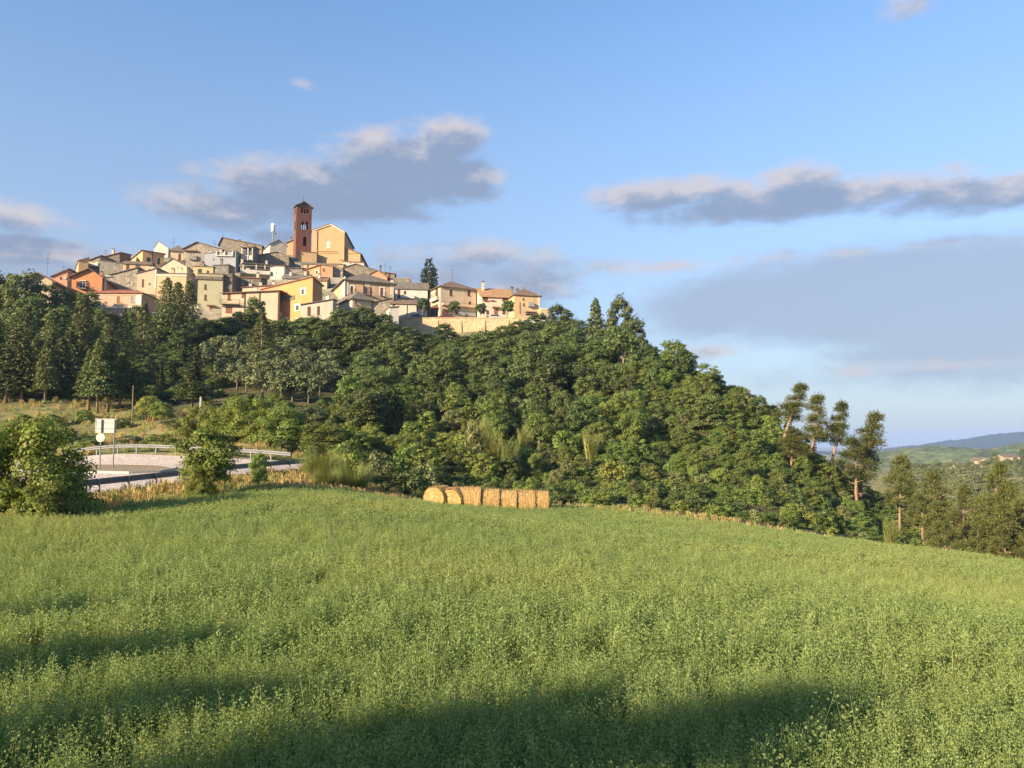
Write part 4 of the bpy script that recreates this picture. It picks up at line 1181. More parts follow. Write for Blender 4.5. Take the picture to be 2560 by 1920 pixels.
H("cream_hip_house", "cream house with dark hipped roof in front of the palazzo", 175, 815, 881, 928, 742, 800, 34, ('hip', 1.9), 'cream', 'tile_grey', [('l', 856, 751.5, 866.5, 768, 'y'), ('l', 827, 746.5, 832, 751, 'w'), ('l', 834, 759, 840, 768, 'b'), ('r', 888, 752.5, 894, 762, 'y')], 9, .5, extra=x_front)
H("cream_low_wing", "low cream wing with dark lean-to roof and tall grey shutters", 169, None, 752, 832, 759.5, 812, 6, ('plane', (0, 1.3, 2.2, 1.6)), 'off_white', 'tile_grey', [('r', 769, 766.5, 777, 788, 'b'), ('r', 793, 765.5, 800, 787, 'b'), ('r', 793, 790, 799, 800, 'd')], 7, .3, chim=[(.55, .5, 1.5, 'cream')])
H("stone_cottage", "little stone cottage with brown roof right of the cream house", 178, None, 928, 976, 755, 790, 10, ('plane', (0, 1.2, 2.2, 1.2)), 'stone_pale', 'tile', [('r', 956, 757, 961, 763, 'd')], 7, .3)
H("flat_roof_hut", "cream hut with flat roof at the left end of the terrace", 175, 954, 974, 997, 767, 800, 20, ('plane', (0, .3, .3, 0)), 'white', 'tile_brown', [('l', 956, 773, 961, 780, 'd')], 5, .2)

# --- church and bell tower
def x_tower(e):
    k = MB(e['org'])
    for f in 'rleb':
        Cf, dv, inn, W = e['base'][f]
        zt = e['ze'] - .35
        q = []
        for z in (zt, zt + .25):
            for t, o in ((-.15, .16), (W + .15, .16), (W + .15, .004), (-.15, .004)):
                p = Cf + dv * t - inn * o
                q.append((p[0], p[1], z))
        k.hexa(q)
    k.build("cornice", M['brick'], e['root'])
    on_face(e, 'r', 751.5, 535.4, 773, 537.2, .01, .12, "string_course", 'stone_pale')
    on_face(e, 'r', 752.5, 574.4, 772, 576, .01, .12, "string_course", 'stone_pale')
    c = e['g'](e['Wr'] / 2, e['Wl'] / 2, 0)
    z = e['ze'] + 1.55
    k = MB(e['org'])
    k.tube([(c[0], c[1], z - .2), (c[0], c[1], z + .9)], [.5, .08], 8)
    k.tube([(c[0], c[1], z + .9), (c[0], c[1], z + 2.6)], [.06, .05], 6)
    k.tube([(c[0] - .5, c[1], z + 2.1), (c[0] + .5, c[1], z + 2.1)], [.05, .05], 6)
    k.build("cross", M['metal_dark'], e['root'])
    zb = P(757, 566, 262)[2]
    k = MB(e['org'])
    prof = [(.05, 1.15), (.3, 1.05), (.36, .5), (.46, .2), (.6, 0)]
    for (r0, h0), (r1, h1) in zip(prof, prof[1:]):
        k.tube([(c[0] - .8, c[1] - .5, zb + h0), (c[0] - .8, c[1] - .5, zb + h1)], [r0, r1], 12, False)
    k.tube([(c[0] - 2.4, c[1] - .5, zb + 1.2), (c[0] + 2.4, c[1] - .5, zb + 1.2)], [.08, .08], 6)
    k.build("bell", M['copper'], e['root'])


tw = [('r', 752.5, 521, 757.8, 535, 'openA'), ('r', 759.6, 521, 764.6, 535, 'openA'), ('r', 766.4, 521, 771.6, 535, 'openA'),
      ('r', 753, 553.5, 761.5, 574, 'openAT'), ('r', 763.6, 553.5, 771.5, 574, 'openAT'), ('r', 757.5, 591, 767, 616, 'openA'),
      ('l', 736.8, 523, 738.6, 535, 'openA'), ('l', 736.8, 555, 738.8, 574, 'openA')]
H("bell_tower", "tall reddish brick bell tower with arched openings and copper roof", 262, 735.2, 741.5, 780, 511.5, 628, 30, ('gable_l', 1.5), 'brick', 'copper', tw, 6, .55, extra=x_tower, cat="bell tower", back_wins=True, sink=8)


def x_nave(e):
    for a, b in ((781, 792), (848.5, 860.5)):
        on_face(e, 'r', a, 577.5, b, 650, .02, .3, "pilaster", 'church')
    on_face(e, 'r', 792.2, 627.5, 848.3, 629.5, .02, .25, "string_course", 'church')
    on_face(e, 'r', 792.2, 632, 848.3, 633.5, .02, .2, "string_course", 'church')
    Cf, dv, inn, W = e['base']['r']
    pk = e['g'](W * .56, 0, 0)
    k = MB(e['org'])       # raking cornice of the gable
    a0 = np.array([*(Cf), e['ze']]); pk = np.array([pk[0], pk[1], e['ze'] + 2.35]); b0 = np.array([*(Cf + dv * W), e['ze'] - .35])
    o = np.array([-inn[0], -inn[1], 0]) * .35
    for p, q in ((a0, pk), (pk, b0)):
        k.hexa([p + [0, 0, -.55] + o, q + [0, 0, -.55] + o, q + [0, 0, -.55] + o * .02, p + [0, 0, -.55] + o * .02, p + [0, 0, -.17] + o, q + [0, 0, -.17] + o, q + [0, 0, -.17] + o * .02, p + [0, 0, -.17] + o * .02])
    k.build("raking_cornice", M['trim'], e['root'])


H("church", "ochre church with plain gabled front and blind arched window", 258, None, 780.5, 862.5, 575, 652, 4, ('gable_l', 2.35, .56, -.35), 'church', 'tile_brown', [('r', 815, 601, 825.5, 620.5, 'aA')], 22, .5, extra=x_nave, cat="church", sink=8)
H("church_aisle", "low ochre side aisle with sloping brown roof right of the church", 259.5, None, 863.5, 901, 619, 654, 4, ('plane', (0, -1.9, -1.9, 0)), 'church', 'tile_brown', [('r', 866, 626, 870, 630, 'd'), ('r', 879, 644, 883, 648, 'd')], 20, .6, cat="church aisle", sink=8,
  extra=lambda e: on_face(e, 'r', 863.8, 632.5, 900, 634, .01, .2, "string_course", 'church'))
H("church_base_wing", "low ochre wing at the foot of the brick bell tower", 254, 739, 746.5, 792, 627.5, 652, 18, ('plane', (0, 0, .4, .4)), 'church', 'tile_brown', [('l', 740, 636, 743, 645, 'd')], 5, .2, cat="church wing", sink=8)
H("sacristy", "narrow ochre sacristy with little turret left of the bell tower", 270, None, 717, 737, 604, 650, 4, ('plane', (-.3, 1.0, 1.6, .4)), 'church', 'tile_brown', [], 9, .35, cat="sacristy", sink=8, chim=[(.3, .3, 1.6, 'stone')])
# --- around the church foot
H("pale_yellow_row_house", "pale yellow house under the church wall with stone roof edge", 241, None, 753, 858, 660, 690, 5, ('plane', (0, .1, 2.0, 2.0)), 'yellow', 'tile_grey', [('r', 755, 662, 759, 669, 'd'), ('r', 768, 661, 772, 676, 'bD')], 7, .2, sink=6)
H("white_side_hall", "low white hall with red roof edge below the church aisle", 245, None, 858, 910, 652.5, 680, 5, ('plane', (0, -.2, .6, .8)), 'off_white', 'tile_red', [('r', 874, 656, 879, 661, 'd')], 6, .3, sink=6)
H("pink_house", "patched pink house with yellow wing below the church", 222, 801, 803, 832, 661, 700, 8, ('plane', (0, -.4, .8, 1.0)), 'salmon', 'tile_brown', [('r', 808, 671, 812, 678, 'b')], 7, .25)
H("small_yellow_wing", "small yellow wing with dark lean-to roof beside the pink house", 223, None, 762, 801, 673.5, 705, 6, ('plane', (0, 1.6, 2.2, .5)), 'ochre_light', 'tile_brown', [('r', 767, 677, 774, 688, 'b'), ('r', 789, 676.5, 795, 685, 'bF')], 7, .35)
H("grey_cottage", "grey cottage with sloping brown roof right of the pink house", 224, None, 832, 857, 669, 700, 5, ('plane', (.9, -.1, .4, 1.4)), 'stone_pale', 'tile_brown', [('r', 836, 674, 841, 681, 'd')], 7, .3)
H("long_stone_barn", "long grey stone building with low brown roof right below the church", 228, None, 856, 967, 669, 700, 7, ('gable_l', 1.4, .3, -1.4), 'stone', 'tile_grey', [('r', 900, 672, 905, 677, 'd')], 9, .3, chim=[(.85, .3, .9, 'stone_dark')], ant=[(.95, .4, 2.4)])
H("orange_gable_house", "plain orange gable end behind the peach palazzo roof", 214, None, 922, 968, 686, 712, 6, ('gable_l', 1.3, .45, -.5), 'salmon', 'tile', [], 8, .25)
H("brick_block_house", "narrow brown brick house with flat dark roof at the skyline edge", 218, None, 966, 987, 680.5, 706, 8, ('plane', (0, -.3, .1, .4)), 'stone', 'tile_brown', [('r', 971, 684, 976, 695, 'b')], 6, .4, ant=[(.4, .5, 2.4)])
H("flat_brown_block", "flat topped brown block behind the white arched house", 217, None, 990, 1026, 695.5, 720, 6, ('plane', (0, 0, .2, .2)), 'stone', 'tile_tan', [], 7, .1)

H("ridge_stone_house", "low stone house with grey roof behind the ochre house ridge", 207, None, 706, 772, 694, 716, 6, ('gable_r', 1.9), 'stone_pale', 'tile_grey', [('r', 722, 696, 727, 702, 'd'), ('r', 748, 696, 753, 703, 'b')], 8, .3, chim=[(.25, .3, .8, 'white'), (.8, .4, .9, 'off_white')])
H("mossy_roof_house", "dark stone house with wide grey roof left of the pale yellow house", 233, None, 704, 756, 670, 690, 7, ('plane', (0, .3, 2.0, 1.7)), 'stone', 'tile_grey', [('r', 736, 672, 740, 678, 'd')], 9, .3)
H("narrow_tiled_cottage", "narrow tiled cottage squeezed between the ochre house and the palazzo", 203, None, 772, 818, 699, 722, 8, ('gable_r', 1.7), 'cream', 'tile_brown', [('r', 782, 701, 786, 708, 'b'), ('r', 802, 701, 806, 707, 'd')], 8, .3, chim=[(.5, .3, .8, 'white')])
# --- houses on the terrace
H("white_arch_house", "white house with dark arched doorway and long grey roof", 204, None, 988, 1069, 719.5, 765, 8, ('gable_r', 2.5), 'white', 'tile_grey', [('r', 994, 724, 1001, 745, 'bA'), ('r', 1009.5, 727, 1016, 738, 'b')], 9, .35,
  extra=lambda e: on_face(e, 'r', 1003, 738.5, 1036, 748, .02, 1.2, "parapet", 'white'))


def x_big(e):
    balcony(e, 'l', 1082, 1099, 749, .9)
    balcony(e, 'r', 1104, 1189, 764.5, 1.2, 'cream')
    on_face(e, 'r', 1104, 774, 1131, 777, .02, 1.0, "canopy", 'tile_brown')
    on_face(e, 'l', 1072, 715, 1073, 770, .01, .1, "drainpipe", 'ochre_light')
    on_face(e, 'r', 1146, 776, 1188, 791, .02, .25, "plinth", 'grey_blue')


H("terrace_house", "big cream and peach house with hipped roof behind the terrace trees", 200, 1040, 1101, 1190, 713, 794, 28, ('hip', 2.6), 'cream', 'tile', [('r', 1124.5, 723.5, 1131.5, 739, 'b'), ('r', 1169, 725, 1176, 740, 'b'), ('l', 1088.5, 724, 1095, 746, 'b'), ('l', 1049, 727, 1052, 741, 'b'), ('l', 1059.5, 729, 1063, 737, 'b'), ('l', 1076.5, 767, 1094.5, 791.5, 'bD'), ('r', 1105, 777.5, 1122, 790, 'rD'), ('r', 1177.5, 778, 1186.5, 786, 'b'), ('r', 1172, 753, 1178, 763, 'b'), ('r', 1139, 777, 1148, 785, 'b')], 12, .5, chim=[(-.0 + .1, .85, 1.2, 'off_white')], ant=[(.55, .3, 3.5)], extra=x_big)
H("low_white_house", "low white house with brown roof at the left of the terrace", 190, None, 974.5, 1041, 757, 796, 6, ('gable_r', 1.5), 'off_white', 'tile', [('r', 981, 759, 989, 767, 'd'), ('r', 1010, 757.8, 1013.5, 763, 'd')], 7, .35,
  extra=lambda e: on_face(e, 'r', 1017, 757.5, 1018, 792, .01, .1, "drainpipe", 'brown'))


def x_tan(e):
    on_face(e, 'r', 1230, 767.5, 1250, 771, .02, 1.0, "canopy", 'tile_brown')
    for a in (1207, 1224):
        on_face(e, 'r', a, 750.5, a + 12, 753, .02, .4, "flower_box", 'rust')
    on_face(e, 'r', 1206, 787, 1214, 796, .2, 1.2, "plinth", 'off_white')


H("tan_roof_house", "white house with wide tan roof, brown shutters and tall chimney", 198, 1188, 1204, 1282, 738.5, 795, 12, ('gable_r', 3.0), 'off_white', 'tile_tan', [('r', 1207, 739.5, 1220, 751, 'b'), ('r', 1223, 739.5, 1236, 751, 'b'), ('r', 1256, 742, 1270, 753, 'b'), ('r', 1235.5, 771.5, 1246, 787, 'rD'), ('r', 1216, 776, 1223, 787, 'bD'), ('r', 1207, 776, 1212, 787, 'b'), ('r', 1256, 776, 1264, 785, 'b')], 10, .5, chim=[(.12, .35, 2.0, 'off_white')], extra=x_tan)


def x_right(e):
    balcony(e, 'r', 1319, 1334, 767, .8, 'greys', True)
    on_face(e, 'r', 1312, 780, 1340, 782.5, .02, 1.3, "canopy", 'stone_dark')
    on_face(e, 'r', 1299, 755, 1300, 785, .01, .1, "drainpipe", 'brown')
    on_face(e, 'r', 1345, 737, 1350, 770, .02, .08, "quoin", 'trim')


H("yellow_end_house", "yellow house with low roof and stone chimney at the right end", 195, 1250, 1286, 1351, 734, 795, 16, ('hip', 2.2), 'yellow', 'tile', [('r', 1294, 734.8, 1301, 741, 'r'), ('r', 1326.5, 736, 1333, 756, 'b'), ('r', 1307, 744.5, 1311, 750, 'b'), ('r', 1308, 758, 1312, 765, 'b'), ('r', 1314, 783, 1338, 791, 'dD')], 9, .4, chim=[(.2, .5, 1.9, 'stone'), (.42, .5, .5, 'stone')], ant=[(.7, .5, 2.0)], extra=x_right)
H("yellow_garden_block", "low flat yellow block beyond the yellow end house", 194, None, 1351.5, 1369, 770.5, 800, 14, ('plane', (0, 0, .1, .1)), 'yellow', 'trim', [('r', 1354, 781, 1362, 790, 'd')], 6, .05)

# --- cell mast on the roofs
def mast():
    d = 252; p = P(682, 600, d); zt = P(682, 560, d)[2]; z0 = P(682, 606, d)[2] - 2
    root = empty("cell_mast", (p[0], p[1], z0), "mobile phone mast with pale panel antennas on the rooftops", "mast")
    org = np.array(root.location)
    k = MB(org); k.tube([(p[0], p[1], z0), (p[0], p[1], zt)], [.22, .18], 8); k.build("pole", M['metal'], root)
    for i in range(3):
        w = i * 2.1 + .5; c = p[:2] + np.array([math.cos(w), math.sin(w)]) * .55
        ax = np.array([-math.sin(w), math.cos(w)]); ay = np.array([math.cos(w), math.sin(w)])
        k = MB(org); k.box(c, ax, ay, .28, .1, zt - 2.6, zt + .1); k.build("panel_antenna", M['frame_w'], root)
        k = MB(org); k.tube([(p[0], p[1], zt - 1.3), (c[0], c[1], zt - 1.3)], [.05, .05], 4); k.build("bracket", M['metal_dark'], root)
    k = MB(org); k.tube([(p[0] + .2, p[1] - .2, zt - 3.4), (p[0] + 1.0, p[1] - .35, zt - 3.4)], [.05, .05], 4)
    ring = [(p[0] + 1.0 + .38 * math.cos(t), p[1] - .4, zt - 3.4 + .38 * math.sin(t)) for t in np.linspace(0, 6.28, 14, endpoint=False)]
    k.poly(ring); k.poly([(x, y + .12, z) for x, y, z in ring][::-1]); k.build("dish", M['metal_dark'], root)


mast()


# --- retaining wall of the terrace, built of long masonry courses
def retaining_wall():
    d = 184.5
    a, b = P(1003, 795, d), P(1298, 795, d)
    zt = P(1150, 794.5, d)[2]; zb = P(1150, 850, d)[2] - 3
    root = empty("retaining_wall", (a[0], d, zb), "long pale masonry retaining wall below the terrace", "wall")
    org = np.array(root.location)
    k = MB(org); k.hexa([(a[0], d, zb), (b[0], d, zb), (b[0], d + .9, zb), (a[0], d + .9, zb), (a[0], d + .5, zt), (b[0], d + .5, zt), (b[0], d + .9, zt), (a[0], d + .9, zt)])
    k.build("masonry", M['ret_wall'], root)
    n = 16
    for i in range(n):
        x0 = a[0] + (b[0] - a[0]) * i / n + .01; x1 = a[0] + (b[0] - a[0]) * (i + 1) / n - .01
        k = MB(org); k.hexa([(x0, d + .38, zt + .003), (x1, d + .38, zt + .003), (x1, d + 1.0, zt + .003), (x0, d + 1.0, zt + .003), (x0, d + .38, zt + .16), (x1, d + .38, zt + .16), (x1, d + 1.0, zt + .16), (x0, d + 1.0, zt + .16)])
        k.build("coping_stone", M['ret_wall'], root)
    for i in range(5):
        x = a[0] + (b[0] - a[0]) * (i + .5) / 5
        k = MB(org); k.hexa([(x - .35, d - .45, zb), (x + .35, d - .45, zb), (x + .35, d + .1, zb), (x - .35, d + .1, zb), (x - .35, d + .3, zt - .5), (x + .35, d + .3, zt - .5), (x + .35, d + .52, zt - .5), (x - .35, d + .52, zt - .5)])
        k.build("buttress", M['ret_wall'], root)
    return zt, d


TERR_Z, TERR_D = retaining_wall()
k = MB()
a, b = P(985, 795, TERR_D + .9), P(1372, 795, TERR_D + .9)
k.hexa([(a[0], TERR_D + .9, TERR_Z - 6), (b[0], TERR_D + .9, TERR_Z - 6), (b[0], 207, TERR_Z - 6), (a[0], 207, TERR_Z - 6), (a[0], TERR_D + .9, TERR_Z - .25), (b[0], TERR_D + .9, TERR_Z - .25), (b[0], 207, TERR_Z - .25), (a[0], 207, TERR_Z - .25)])
tag(k.build("terrace_paving", M['concrete']), "paved terrace behind the retaining wall", kind="structure")
TZ = TERR_Z - .25

# far farmhouses on the olive slope
H("farmhouse", "tan farmhouse with low roof on the far olive ridge", 440, None, 2508, 2550, 1141.5, 1152, 6, ('gable_r', 1.6), 'beige', 'tile_grey', [('r', 2516, 1144, 2520, 1149, 'd'), ('r', 2532, 1144, 2537, 1149, 'd')], 9, .4)
H("farm_shed", "long low pale farm shed on the far olive ridge", 420, None, 2396, 2434, 1158.5, 1163, 4, ('gable_r', .6), 'beige', 'tile_grey', [('r', 2410, 1160, 2414, 1163, 'd')], 7, .3)
H("farm_cottage", "small beige farm cottage right of the long farm shed", 425, None, 2446, 2470, 1151.5, 1160, 6, ('gable_l', 1.6), 'beige', 'tile_grey', [('r', 2455, 1153.5, 2459, 1158, 'd')], 8, .3)
# ------------------------------------------------------------------ plants: prototypes
def unit(v):
    return v / (np.linalg.norm(v, axis=-1, keepdims=True) + 1e-9)


def leaf_quads(c, nrm, size, r, aspect=.6, axis=None, jitter=.35):
    """pointed leaf-shaped faces at c, facing nrm; axis gives the direction the leaf points"""
    n = len(c)
    nrm = unit(nrm + r.normal(0, jitter, (n, 3)))
    a = r.normal(0, 1, (n, 3)) if axis is None else axis + r.normal(0, .25, (n, 3))
    t = unit(a - (a * nrm).sum(1, keepdims=True) * nrm)
    b = np.cross(nrm, t)
    s = (size * r.uniform(.6, 1.35, n))[:, None] if np.isscalar(size) else (size * r.uniform(.7, 1.3, n))[:, None]
    V = np.stack([c - t * s * .5, c + b * s * aspect * .5 - t * s * .05, c + t * s * .5, c - b * s * aspect * .5 - t * s * .05], 1).reshape(-1, 3)
    return V, np.arange(n * 4).reshape(-1, 4)


def crown_mesh(name, parts):
    V = np.concatenate([p[0] for p in parts]); off = 0; Fs = []
    for v, f in parts:
        Fs.append(f + off); off += len(v)
    return raw_mesh(name, V, np.concatenate(Fs))


def lobed(r, lobes, per, size, up=.25, aspect=.65, fill=.25):
    """leaves on the outside of many lobes; lobes (x, y, z, radius, squash)"""
    out = []
    for (x, y, z, rad, sq) in lobes:
        n = int(per * rad * rad)
        d = unit(r.normal(0, 1, (n, 3)))
        d[:, 2] = np.where(d[:, 2] < -.35, -d[:, 2] * .6, d[:, 2])
        rr = rad * np.where(r.random(n) < fill, r.uniform(.35, .8, n), r.uniform(.78, 1.12, n))
        # uneven surface of the lobe
        rr = rr * (1 + .16 * np.sin(d[:, 0] * 7 + x * 5) * np.cos(d[:, 1] * 6 + y * 3) + .1 * np.sin(d[:, 2] * 9 + z))
        c = np.stack([x + d[:, 0] * rr, y + d[:, 1] * rr, z + d[:, 2] * rr * sq], 1)
        out.append(leaf_quads(c, d + [0, 0, up], size, r, aspect))
    return out


def limbs(k, base, tips, r0, n=6, bend=.15, r=None):
    base = np.array(base, float)
    for t in tips:
        t = np.array(t, float)
        m = base + (t - base) * .5 + (r.normal(0, bend, 3) if r is not None else 0) * np.linalg.norm(t - base)
        k.tube([base, m, t], [r0, r0 * .6, r0 * .18], n, False)


PRO = {}


def add_proto(kind, crown, trunk, hgt, wid, cm, tm):
    PRO.setdefault(kind, []).append(dict(crown=crown, trunk=trunk, h=hgt, w=wid, cm=cm, tm=tm))


def make_broad(kind, seed, h, w, nl, size, per, cm, trunk_frac=.22, up=.25, low=0.0, rad=(.26, .40)):
    r = np.random.default_rng(seed)
    zc0 = h * trunk_frac
    lobes = []
    for i in range(nl):
        t = (i + .5) / nl
        zz = zc0 + (h - zc0) * (.12 + .74 * t)
        env = math.sin(math.pi * (.20 + .62 * t) ** .9) ** .8
        a = i * 2.399 + r.uniform(-.5, .5)
        q = w / 2 * env * r.uniform(.35, .72)
        rd = w / 2 * r.uniform(*rad) * (1.15 if t < .6 else .9)
        lobes.append((q * math.cos(a), q * math.sin(a), zz, rd, r.uniform(.7, 1.0)))
    lobes.append((r.normal(0, .1 * w), r.normal(0, .1 * w), h - w * .17, w * .18, 1.0))
    if low:
        for i in range(int(low)):
            a = r.uniform(0, 6.28); q = w * .36
            lobes.append((q * math.cos(a), q * math.sin(a), h * .16, w * .18, .9))
    cr = crown_mesh(kind + "_crown", lobed(r, lobes, per, size, up))
    k = MB()
    lean = r.normal(0, .03 * h, 2)
    k.tube([(0, 0, -.4), (lean[0] * .4, lean[1] * .4, h * .3), (lean[0], lean[1], h * .62)], [w * .032, w * .024, w * .012], 7)
    limbs(k, (lean[0] * .4, lean[1] * .4, h * .3), [lobes[i][:3] for i in range(0, nl, max(1, nl // 6))], w * .015, 5, .1, r)
    add_proto(kind, cr, k.mesh(kind + "_trunk", True), h, w, cm, 'bark_grey')


def make_conifer(kind, seed, h, w, z0, cm, tm='bark', size=.42, n=1500, droop=.25, ragged=.35, power=.75):
    r = np.random.default_rng(seed)
    V = []; Nn = []; A = []
    nb = int(n / 18)
    for i in range(nb):
        t = (i + r.random()) / nb
        z = z0 + (h - z0) * t
        R_ = w / 2 * (1 - t) ** power * r.uniform(1 - ragged, 1.08) + .12
        a = i * 2.399 + r.uniform(-.4, .4)
        m = max(7, int(20 * R_ / (w / 2)))
        s = r.uniform(.15, 1.0, m) ** .6
        spread = r.normal(0, .17, m) * R_
        x = math.cos(a) * s * R_ - math.sin(a) * spread; y = math.sin(a) * s * R_ + math.cos(a) * spread
        zz = z - droop * R_ * s ** 1.5 + r.normal(0, .1, m) * size * 2 + .12 * R_ * s
        V.append(np.stack([x, y, zz], 1)); Nn.append(np.stack([np.full(m, math.cos(a) * .45), np.full(m, math.sin(a) * .45), np.full(m, .8)], 1))
        A.append(np.tile([math.cos(a), math.sin(a), -.15], (m, 1)))
    V = np.concatenate(V); Nn = np.concatenate(Nn); A = np.concatenate(A)
    q = [leaf_quads(V, Nn, size, r, .5, A, .45)]
    k2 = len(V) // 2
    q.append(leaf_quads(V[:k2 * 2:2] + r.normal(0, .08, (len(V[:k2 * 2:2]), 3)), Nn[:k2 * 2:2] * [1, 1, .1] + .01, size * .9, r, .5, A[:k2 * 2:2], .5))
    k = MB()
    k.tube([(0, 0, -.4), (r.normal(0, .04), r.normal(0, .04), h * .5), (0, 0, h * .96)], [h * .017, h * .012, h * .003], 7)
    for i in range(10):
        z = z0 * .75 + (h - z0) * i / 14; a = i * 2.4; L = w * .3 * (1 - i / 16)
        k.tube([(0, 0, z), (math.cos(a) * L, math.sin(a) * L, z - .1 * L)], [h * .005, h * .0015], 4, False)
    add_proto(kind, crown_mesh(kind + "_crown", q), k.mesh(kind + "_trunk", True), h, w, cm, tm)


def make_pine(kind, seed, h, w, lean, cm, bare=.34, nt=24, size=.27, per=470, tight=1.0):
    """Aleppo pine: leaning pale trunk, bare branches below, tufted plates of needles above"""
    r = np.random.default_rng(seed)
    k = MB()
    top = np.array([lean * h, 0, h * .93])
    path = [np.array([0, 0, -.5]), np.array([lean * h * .18, .02 * h, h * .28]), np.array([lean * h * .5, -.02 * h, h * .6]), top]
    k.tube(path, [h * .02, h * .016, h * .011, h * .003], 8)
    lobes = []
    for i in range(nt):
        t = bare + (1.02 - bare) * (i + .6) / nt
        p = path[1] + (path[2] - path[1]) * ((t - .28) / .32) if t < .6 else path[2] + (top - path[2]) * min(1, (t - .6) / .33)
        a = i * 2.399 + r.uniform(-.4, .4)
        L = w / 2 * tight * r.uniform(.35, .8) * (1.0 - .85 * max(0, (t - .5) / .5))
        c = p + np.array([math.cos(a) * L, math.sin(a) * L, L * .35 + r.normal(0, .02) * h])
        lobes.append((c[0], c[1], c[2], w * r.uniform(.85, 1.15) * (.20 - .10 * max(0, (t - bare) / (1 - bare))), r.uniform(.85, 1.25)))
        k.tube([p, (p + c) / 2 + [0, 0, -.05 * L], c], [h * .007, h * .005, h * .002], 5, False)
    lobes.append((top[0], top[1], h - w * .12, w * .13, 1.4))
    for i in range(6):   # dead lower branches
        t = .2 + (bare - .15) * i / 6; a = i * 2.4 + 1; L = w * .28 * r.uniform(.6, 1)
        p = path[0] * (1 - t / .28) + path[1] * (t / .28) if t < .28 else path[1] + (path[2] - path[1]) * ((t - .28) / .32)
        k.tube([p, p + [math.cos(a) * L, math.sin(a) * L, L * r.uniform(-.1, .35)]], [h * .004, h * .0012], 4, False)
    parts = []
    for (x, y, z, rad, sq) in lobes:
        n = int(per * (rad / (w * .15)) ** 2)
        d = unit(r.normal(0, 1, (n, 3))); d[:, 2] = np.where(d[:, 2] < -.3, -d[:, 2], d[:, 2])
        rr = rad * r.uniform(.35, 1.15, n) * (1 + .25 * np.sin(d[:, 0] * 6 + x * 4) * np.cos(d[:, 1] * 7))
        c = np.stack([x + d[:, 0] * rr, y + d[:, 1] * rr, z + d[:, 2] * rr * sq], 1)
        parts.append(leaf_quads(c, np.cross(d, r.normal(0, 1, (n, 3))) + [0, 0, .3], size, r, .26, d + [0, 0, .9], .4))
    add_proto(kind, crown_mesh(kind + "_crown", parts), k.mesh(kind + "_trunk", True), h, w, cm, 'bark')


def make_blades(kind, seed, h, w, n, cm, width, fan, leafy=0):
    r = np.random.default_rng(seed)
    V = []; F = []
    b = 0
    for i in range(n):
        a = r.uniform(0, 6.28); q = math.sqrt(r.random()) * w * .22
        x, y = q * math.cos(a), q * math.sin(a)
        L = h * r.uniform(.55, 1.0)
        ou = r.uniform(0, 1) ** .7 * fan
        a2 = a + r.normal(0, .5)
        tip = np.array([x + math.cos(a2) * L * ou, y + math.sin(a2) * L * ou, L * math.sqrt(max(.1, 1 - ou * ou * .8))])
        mid = np.array([x, y, 0]) * .5 + tip * .5 + [0, 0, L * .08 * ou]
        sd = np.array([-math.sin(a2 + 1), math.cos(a2 + 1), 0]) * width * r.uniform(.6, 1.3)
        base = np.array([x, y, -.1])
        V += [base - sd * .5, base + sd * .5, mid + sd * .5, mid - sd * .5, tip]
        F += [(b, b + 1, b + 2, b + 3), (b + 3, b + 2, b + 4, b + 4)]
        b += 5
        for j in range(leafy):
            t = r.uniform(.3, .98); p = base * (1 - t) + tip * t
            a3 = r.uniform(0, 6.28); l2 = h * .13 * r.uniform(.6, 1.4)
            q2 = p + np.array([math.cos(a3) * l2, math.sin(a3) * l2, l2 * r.uniform(-.2, .9)])
            s2 = np.array([-math.sin(a3), math.cos(a3), .2]) * width * .9
            V += [p - s2 * .4, p + s2 * .4, q2, (p + q2) / 2 - s2]
            F += [(b, b + 1, b + 2, b + 3)]
            b += 4
    F = [f if f[-1] != f[-2] else f[:3] for f in F]
    add_proto(kind, raw_mesh(kind + "_clump", np.array(V), F), None, h, w, cm, None)


for s in range(4):
    make_broad('robinia', 20 + s, 7.5, 6.5, 30 + s, .29, 320, 'robinia', .14, low=7, rad=(.15, .27))
    make_broad('elm', 30 + s, 5.2, 4.4, 28 + s, .205, 600, 'elm', .08, low=8, rad=(.14, .25))
for s in range(3):
    make_broad('shrub', 40 + s, 2.2, 2.6, 12, .20, 420, 'elm', .03, low=7)
    make_broad('olive', 50 + s, 4.0, 4.4, 13, .30, 190, 'olive', .30, rad=(.24, .36))
    make_conifer('conifer', 60 + s, 13, 5.6, 3.2, 'conifer', n=4200, size=.52, power=.6, ragged=.45)
    make_pine('aleppo', 70 + s, 11, 5.5, (.06, .16, -.04)[s], 'pine')
    make_broad('fruit', 80 + s, 4.4, 4.6, 22, .17, 760, 'fig', .20, rad=(.20, .32))
for s, (ln, bw) in enumerate(((.15, .42), (.08, .38), (.20, .46))):
    make_pine('leanpine', 120 + s, 11, 5.2, ln, 'pine', bare=bw, nt=16, size=.25, per=560, tight=.55)
make_conifer('cedar', 90, 17, 9, 1.5, 'conifer', n=5000, size=.5, droop=.12, ragged=.4, power=.9)
make_conifer('cedar', 91, 16, 8, 2.5, 'conifer', n=4600, size=.5, droop=.1, ragged=.5, power=.7)
make_conifer('bigpine', 92, 17, 8, 3, 'conifer', n=5200, size=.5, droop=.05, ragged=.55, power=.5)
make_conifer('bigpine', 93, 16, 7, 3, 'conifer', n=5200, size=.5, droop=.08, ragged=.5, power=.45)
make_conifer('cypress', 94, 9, 1.5, .3, 'cypress', n=1500, size=.3, droop=-.7, ragged=.3, power=.35)
make_broad('poplar', 98, 7.4, 1.8, 24, .2, 1300, 'elm', .12, rad=(.3, .5))
